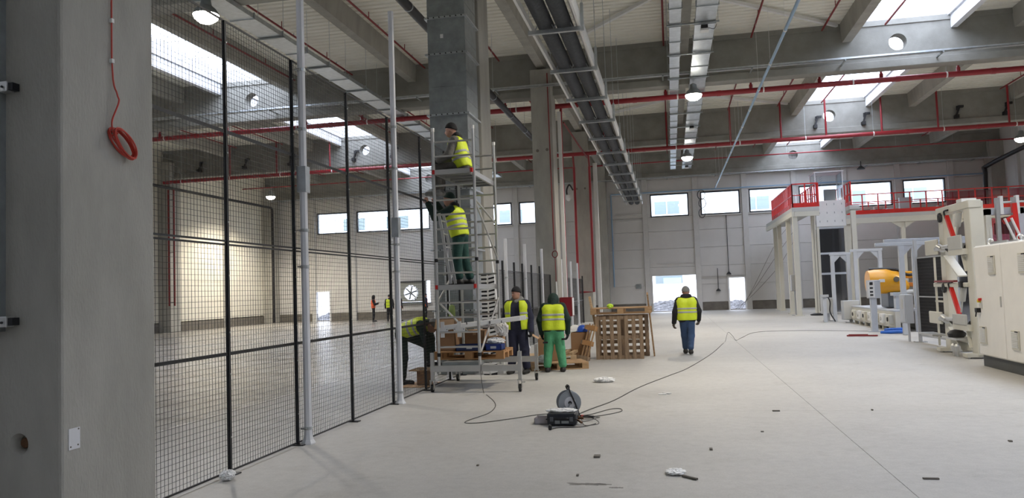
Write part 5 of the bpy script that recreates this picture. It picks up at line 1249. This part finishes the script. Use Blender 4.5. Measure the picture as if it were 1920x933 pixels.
def hand(s, wrist, dirv, palm_n, side, curl=.5, scale=1.0):
    """palm with four fingers and a thumb; side: +1 right hand, -1 left"""
    d = nrm(dirv); n_ = nrm(palm_n - d * float(np.dot(palm_n, d))); u = np.cross(d, n_) * side
    w = wrist; L_ = .085 * scale
    s.cap(w, w + d * L_ * .55, .027 * scale, .03 * scale, .02)
    for i, off in enumerate((-.031, -.0105, .0105, .031)):
        k0 = w + d * (L_ if 0 < i < 3 else L_ * .93) + u * off * scale
        s.cap(w + d * .03 + u * off * .6 * scale, k0, .014 * scale, .0115 * scale, .01)
        ln = (.062, .075, .07, .052)[i] * scale; a = curl * 1.1
        p1 = k0 + (d * math.cos(a) + n_ * math.sin(a)) * ln * .45; p2 = p1 + (d * math.cos(2 * a) + n_ * math.sin(2 * a)) * ln * .32; p3 = p2 + (d * math.cos(2.7 * a) + n_ * math.sin(2.7 * a)) * ln * .25
        s.cap(k0, p1, .0105 * scale, .0095 * scale, .004).cap(p1, p2, .0095 * scale, .009 * scale, .004).cap(p2, p3, .009 * scale, .0075 * scale, .004)
    b0 = w + d * .022 - u * .024 * scale; t1 = b0 + (d * .6 - u * .75 + n_ * .25) * .042 * scale; t2 = t1 + (d * .85 - u * .25 + n_ * .45) * .034 * scale
    s.cap(b0, t1, .0145 * scale, .0115 * scale, .008).cap(t1, t2, .011 * scale, .009 * scale, .004)

def person(name_label, loc, rz, J, mats, cat='person', h=.012, hood=None, hatz=.035, vest=True, gloves=None, hands=True, stripe=(.42, .56), collar=True, curl=(.5, .5), group=None, hem=.02, fat=1.0, open_vest=False, palm=None, legs=1.0, hood_down=None, sleeve=1.0):
    t = thing('person', name_label, cat, loc, rz, group)
    g = {k: np.array(v, float) for k, v in J.items()}
    head, neck, pel = g['head'], g['neck'], g['pelvis']
    face = nrm(g.get('face', V3(0, 1, 0))); hup = nrm(g.get('hup', V3(0, 0, 1))); hr = np.cross(face, hup)
    spine = nrm(neck - pel); lat = nrm(g['shR'] - g['shL']); fwd = np.cross(spine, -lat); fwd = nrm(np.cross(lat, spine)) * -1
    if np.dot(fwd, V3(0, 1, 0)) < 0 and abs(spine[2]) > .5: fwd = -fwd
    # --- body: one continuous surface, slimmer than the clothes
    b = Sdf()
    b.ell(head, (.078, .092, .112)).ell(head + face * .028 - hup * .055, (.056, .062, .062), .03)
    b.cap(head - hup * .05 - face * .01, neck, .052, .058, .02)
    b.cap(head + face * .088 - hup * .0, head + face * .104 - hup * .028, .009, .015, .012)
    for s_ in (-1, 1):
        b.ell(head + hr * s_ * .08 - face * .005 - hup * .008, (.016, .022, .032), .008)
        b.ell(head + face * .092 + hr * s_ * .03 + hup * .016, (.014, .012, .009), .004, True)
    b.cap(head + face * .082 + hup * .028 - hr * .035, head + face * .082 + hup * .028 + hr * .035, .012, k=.014)
    for S_ in 'LR':
        b.cap(g['sh' + S_], g['el' + S_], .048, .038).cap(g['el' + S_], g['wr' + S_], .038, .026, .02)
        b.cap(g['hip' + S_], g['kn' + S_], .075, .052, .04).cap(g['kn' + S_], g['an' + S_], .05, .036, .03)
        b.cap(g['an' + S_], g['an' + S_] + nrm(g.get('toe' + S_, V3(0, 1, 0))) * .1 - V3(0, 0, .03), .03, .02, .02)
    b.cap(pel - lat * .07, neck - lat * .08 - spine * .1, .09, .1, .06).cap(pel + lat * .07, neck + lat * .08 - spine * .1, .09, .1, .06)
    b.cap(g['shL'], g['shR'], .055, k=.05)
    if hands and not gloves:
        for S_, sd in (('L', -1), ('R', 1)):
            d = nrm(g['wr' + S_] - g['el' + S_]); pn = (palm or {}).get(S_, lat * (-sd))
            hand(b, g['wr' + S_] + d * .01, d, np.array(pn, float), sd, curl[0 if S_ == 'L' else 1])
    body = sdf_obj('body', b, 'skin', t, .0085 if hands and not gloves and h < .015 else h)
    for s_ in (-1, 1):
        MB().lathe([(.001, -.009), (.007, -.006), (.0095, 0), (.007, .006), (.001, .009)], 10, tuple(head + face * .078 + hr * s_ * .03 + hup * .014)).build('eye', 'eye', t, world=False)
    MB().bar(tuple(head + face * .088 - hup * .062 - hr * .022), tuple(head + face * .088 - hup * .062 + hr * .022), .012, .008).build('mouth', 'lips', t, world=False)
    # --- jacket
    def torso(s, r0, r1, k=.06):
        s.cap(pel - lat * .075 * fat, neck - lat * .085 * fat - spine * .13, r0, r1, k).cap(pel + lat * .075 * fat, neck + lat * .085 * fat - spine * .13, r0, r1, k)
        s.cap(g['shL'] - lat * -.0 + spine * -.02, g['shR'] - spine * .02, .078, k=k); return s
    jk = torso(Sdf(), .118 * fat, .13 * fat)
    for S_ in 'LR': jk.cap(g['sh' + S_], g['el' + S_], .08 * sleeve, .068 * sleeve, .035).cap(g['el' + S_], g['wr' + S_], .066 * sleeve, .05 * sleeve, .02)
    if collar: jk.cap(neck - spine * .06, neck + spine * .03, .085, .07, .04)
    jk.cut(pel - spine * (.09 + hem), -spine)
    for S_ in 'LR':
        d = nrm(g['wr' + S_] - g['el' + S_])
    sdf_obj('jacket', jk, mats['jacket'], t, h)
    # --- trousers
    tr = Sdf().cap(g['hipL'], g['hipR'], .105, k=.05).cap(pel, (g['hipL'] + g['hipR']) / 2, .1, k=.05)
    for S_ in 'LR': tr.cap(g['hip' + S_], g['kn' + S_], .102 * legs, .082 * legs, .04).cap(g['kn' + S_], g['an' + S_] + V3(0, 0, .065), .08 * legs, .07 * legs, .03)
    sdf_obj('trousers', tr, mats['trousers'], t, h)
    # --- boots
    for S_ in 'LR':
        bt = Sdf(); a = g['an' + S_]; to = nrm(g.get('toe' + S_, V3(0, 1, 0))); dn = nrm(g.get('foot_down', V3(0, 0, -1)))
        dn = nrm(dn - to * float(np.dot(dn, to)))
        bt.cap(a, a + dn * .03, .05, .055, .02).cap(a + dn * .045 - to * .03, a + dn * .05 + to * .19, .055, .046, .03)
        bt.cut(a + dn * .085, dn); sdf_obj('boot', bt, mats['boots'], t, .01)
    # --- vest with reflective bands
    if vest:
        v = torso(Sdf(), .122 * fat, .136 * fat)
        for S_, sg in (('L', -1), ('R', 1)):
            v.cap(g['sh' + S_] + lat * sg * .035, g['el' + S_] + lat * sg * .03, .088, .09, 0, True)
        v.cap(neck - spine * .02, neck + spine * .12, .085, .09, 0, True)
        v.cut(pel - spine * .05, -spine).cut(neck + spine * .015, spine)
        if open_vest: v.cap(pel + fwd * .16 - spine * .1, neck + fwd * .14, .122, .085, 0, True)
        sdf_obj('vest', v, mats['vest'], t, h, .012)
        Ls = float(np.linalg.norm(neck - pel))
        for f in stripe:
            w = torso(Sdf(), .122 * fat, .136 * fat)
            for S_, sg in (('L', -1), ('R', 1)): w.cap(g['sh' + S_] + lat * sg * .035, g['el' + S_] + lat * sg * .03, .088, .09, 0, True)
            if open_vest: w.cap(pel + fwd * .16 - spine * .1, neck + fwd * .14, .122, .085, 0, True)
            c = pel + spine * Ls * f; w.cut(c + spine * .022, spine).cut(c - spine * .022, -spine)
            sdf_obj('reflective_band', w, 'reflective', t, min(h, .009), .017)
    # --- head wear
    if hood:
        hd = Sdf().ell(head - face * .012 + hup * .01, (.115, .125, .14), .03).cap(head - hup * .06 - face * .03, neck - spine * .02, .1, .11, .05)
        hd.ell(head + face * .13 - hup * .03, (.075, .075, .095), .0, True); sdf_obj('hood', hd, hood, t, h)
    elif 'hat' in mats:
        ht = Sdf().ell(head + hup * .02 - face * .006, (.1, .113, .125), .02); ht.cut(head + hup * hatz - hup * .01, -(hup - face * .22)); sdf_obj('beanie', ht, mats['hat'], t, .009)
    if hood_down:
        hw_ = Sdf().cap(neck - lat * .07 - fwd * .05 + spine * .035, neck + lat * .07 - fwd * .05 + spine * .035, .065, k=.03).cap(neck + lat * .09 + spine * .02, neck + fwd * .07 - spine * .01, .045, .04, .04).cap(neck - lat * .09 + spine * .02, neck + fwd * .07 - spine * .01, .045, .04, .04); sdf_obj('folded_hood', hw_, hood_down, t, h)
    if gloves:
        for S_, sd in (('L', -1), ('R', 1)):
            gl = Sdf(); d = nrm(g['wr' + S_] - g['el' + S_]); pn = (palm or {}).get(S_, lat * (-sd))
            hand(gl, g['wr' + S_] + d * .01, d, np.array(pn, float), sd, curl[0 if S_ == 'L' else 1], 1.12)
            gl.cap(g['wr' + S_] - d * .04, g['wr' + S_] + d * .01, .04, .034, .01); sdf_obj('glove', gl, gloves, t, .0065)
    return t
def stand(hh=1.75, lean=0.0, spread=.1):
    k = hh / 1.75
    J = dict(pelvis=(0, 0, .94), neck=(0, lean, 1.46), head=(0, lean + .035, 1.62), shL=(-.185, lean, 1.40), shR=(.185, lean, 1.40), elL=(-.265, lean - .02, 1.12), elR=(.265, lean - .02, 1.12),
             wrL=(-.275, lean + .06, .87), wrR=(.275, lean + .06, .87), hipL=(-.09, 0, .90), hipR=(.09, 0, .90), knL=(-spread, .02, .49), knR=(spread, .02, .49), anL=(-spread - .01, -.02, .085), anR=(spread + .01, -.02, .085))
    return {a: tuple(c * k for c in v) for a, v in J.items()}

# -- man sitting on the upper scaffold platform, seen from his left side
z0 = 3.775
person('person in a black beanie and lime vest sitting on the upper scaffold platform', (-3.5, 13.2, z0), PI / 2,
       dict(pelvis=(0, 0, .12), neck=(0, .13, .60), head=(0, .21, .76), face=(0, 1, -.12), shL=(-.17, .11, .54), shR=(.17, .11, .54), elL=(-.24, .19, .29), elR=(.24, .19, .29), wrL=(-.16, .40, .21), wrR=(.14, .40, .21),
            hipL=(-.09, .0, .1), hipR=(.09, .0, .1), knL=(-.1, .44, .085), knR=(.1, .44, .085), anL=(-.1, .455, -.31), anR=(.1, .46, -.29)),
       dict(jacket='grey_jacket', trousers='dark_grey_cloth', vest='vest_lime', boots='knit_grey', hat='black_cloth'), curl=(.6, .6), stripe=(.22, .44), hem=.0, gloves='black_cloth', hood_down='black_cloth', sleeve=1.08, fat=1.05)
# -- man standing on the lower platform reaching to the fence
z0 = 1.806
person('person in dark green and lime vest reaching from the lower scaffold platform', (-3.72, 13.68, z0), PI / 2,
       dict(pelvis=(0, .02, .93), neck=(0, .13, 1.40), head=(0, .2, 1.56), face=(0, 1, .1), shL=(-.18, .12, 1.35), shR=(.18, .12, 1.35), elL=(-.3, .38, 1.22), elR=(.22, .36, 1.3), wrL=(-.38, .48, 1.46), wrR=(.05, .46, 1.52),
            hipL=(-.09, .02, .89), hipR=(.09, .0, .89), knL=(-.11, .05, .48), knR=(.1, -.03, .48), anL=(-.11, .02, .085), anR=(.11, -.12, .085)),
       dict(jacket='dark_green', trousers='work_green', vest='vest_lime', boots='boot', hat='dark_green'), curl=(.75, .7), stripe=(.28, .5), hood_down='black_cloth', fat=1.16, legs=1.08, sleeve=1.08)
# -- man bending behind the fence with one foot raised
person('person in dark green bending double behind the mesh fence', (-4.98, 13.92, 0), -PI / 2,
       dict(pelvis=(0, .03, .98), neck=(0, .49, 1.12), head=(0, .60, 1.06), face=(0, .5, -.85), hup=(0, .85, .5), shL=(-.18, .44, 1.09), shR=(.18, .44, 1.09), elL=(-.17, .52, .82), elR=(.2, .52, .82), wrL=(-.1, .56, .56), wrR=(.12, .56, .55),
            hipL=(-.09, .02, .93), hipR=(.09, .02, .93), knL=(-.13, .46, .72), knR=(.1, .05, .49), anL=(-.12, .5, .385), anR=(.1, .02, .085), toeR=(0, 1, 0)),
       dict(jacket='dark_green', trousers='dark_green', vest='vest_lime', boots='boot', hat='knit_grey'), gloves='black_cloth', curl=(.8, .8), stripe=(.34, .58), legs=1.12, fat=1.08)
# -- man in navy facing the camera
J = stand(1.74); J['face'] = (.52, .82, -.12); J['wrL'] = (-.3, .08, .86); J['wrR'] = (.3, .1, .88); J['knL'] = (-.14, .03, .48); J['anL'] = (-.16, 0, .085); J['anR'] = (.16, 0, .085)
person('person in a navy work suit and open lime vest standing beside the scaffold', (-3.08, 15.5, 0), PI - .12, J,
       dict(jacket='navy_cloth', trousers='navy_cloth', vest='vest_lime', boots='boot', hat='black_cloth'), gloves='black_cloth', open_vest=True, stripe=(.34, .54), fat=1.16, curl=(.9, .7), hem=.1, legs=1.14, sleeve=1.14, hood_down='knit_grey')
# -- hooded man seen from behind
J = stand(1.64, .03, .13); J['head'] = (0, .13, 1.44); J['face'] = (0, .8, -.6); J['hup'] = (0, .6, .8); J['neck'] = (0, .05, 1.34); J['anL'] = (-.15, -.03, .085); J['anR'] = (.16, -.02, .085); J['elL'] = (-.28, .0, 1.05); J['wrL'] = (-.26, .08, .78); J['elR'] = (.28, .0, 1.05); J['wrR'] = (.27, .1, .78)
pg_ = person('hooded person in bright green trousers and lime vest seen from behind', (-2.38, 15.72, 0), .05, J,
       dict(jacket='dark_green', trousers='bright_green', vest='vest_lime', boots='boot'), hood='dark_green', gloves='black_cloth', stripe=(.36, .56), curl=(.5, .5), fat=1.15, legs=1.15, sleeve=1.1, hem=.09)
for (x, y, z, a) in ((-.17, -.1, .60, .1), (.21, -.085, .66, -.1)): MB().cbox((x, y, z), (.1, .02, .035)).build('pocket_flap', 'black_cloth', pg_, world=False)
# -- man walking away
J = stand(1.62); J['hipL'] = (-.085, 0, .84); J['knL'] = (-.07, .1, .45); J['anL'] = (-.06, .16, .1); J['knR'] = (.08, -.04, .45); J['anR'] = (.05, -.2, .11); J['elL'] = (-.27, -.04, 1.02); J['wrL'] = (-.31, .04, .76); J['elR'] = (.28, .0, 1.03); J['wrR'] = (.28, .12, .82); J['toeR'] = (0, .95, -.1)
person('person in a grey beanie, lime vest and jeans walking away', (.33, 19.3, 0), .02, J,
       dict(jacket='black_cloth', trousers='jeans', vest='vest_lime', boots='boot', hat='knit_grey'), stripe=(.3, .48), curl=(.7, .7), hem=.05, gloves='brown_glove', fat=1.16, sleeve=1.12, hood_down='black_cloth', legs=1.02)
# -- four far figures by the end wall
def far(lab, x, y, rz_, jac, vst, hat, hood=None, bend=0):
    J = stand(1.72)
    if bend: J['elR'] = (.24, .1, 1.1); J['wrR'] = (.1, .3, 1.2); J['elL'] = (-.24, .1, 1.1); J['wrL'] = (-.05, .3, 1.15)
    return person(lab, (x, y, 0), rz_, J, dict(jacket=jac, trousers='black_cloth', vest=vst, boots='boot', hat=hat), h=.026, hands=True, stripe=(), hood=hood, hem=.12, group='far workers at the end wall')
far('distant worker in orange and black looking at a phone', -19.15, 48.2, -1.2, 'black_cloth', 'vest_orange', 'black_cloth', 'black_cloth', 1)
far('distant worker in a lime vest behind the second white post', -18.05, 48.2, .3, 'black_cloth', 'vest_lime', 'black_cloth')
far('distant worker in orange beside the one in lime', -17.3, 48.0, -.6, 'black_cloth', 'vest_orange', 'black_cloth')
far('distant worker in orange and navy below the round fan', -15.75, 48.6, -.9, 'navy_cloth', 'vest_orange', 'black_cloth')
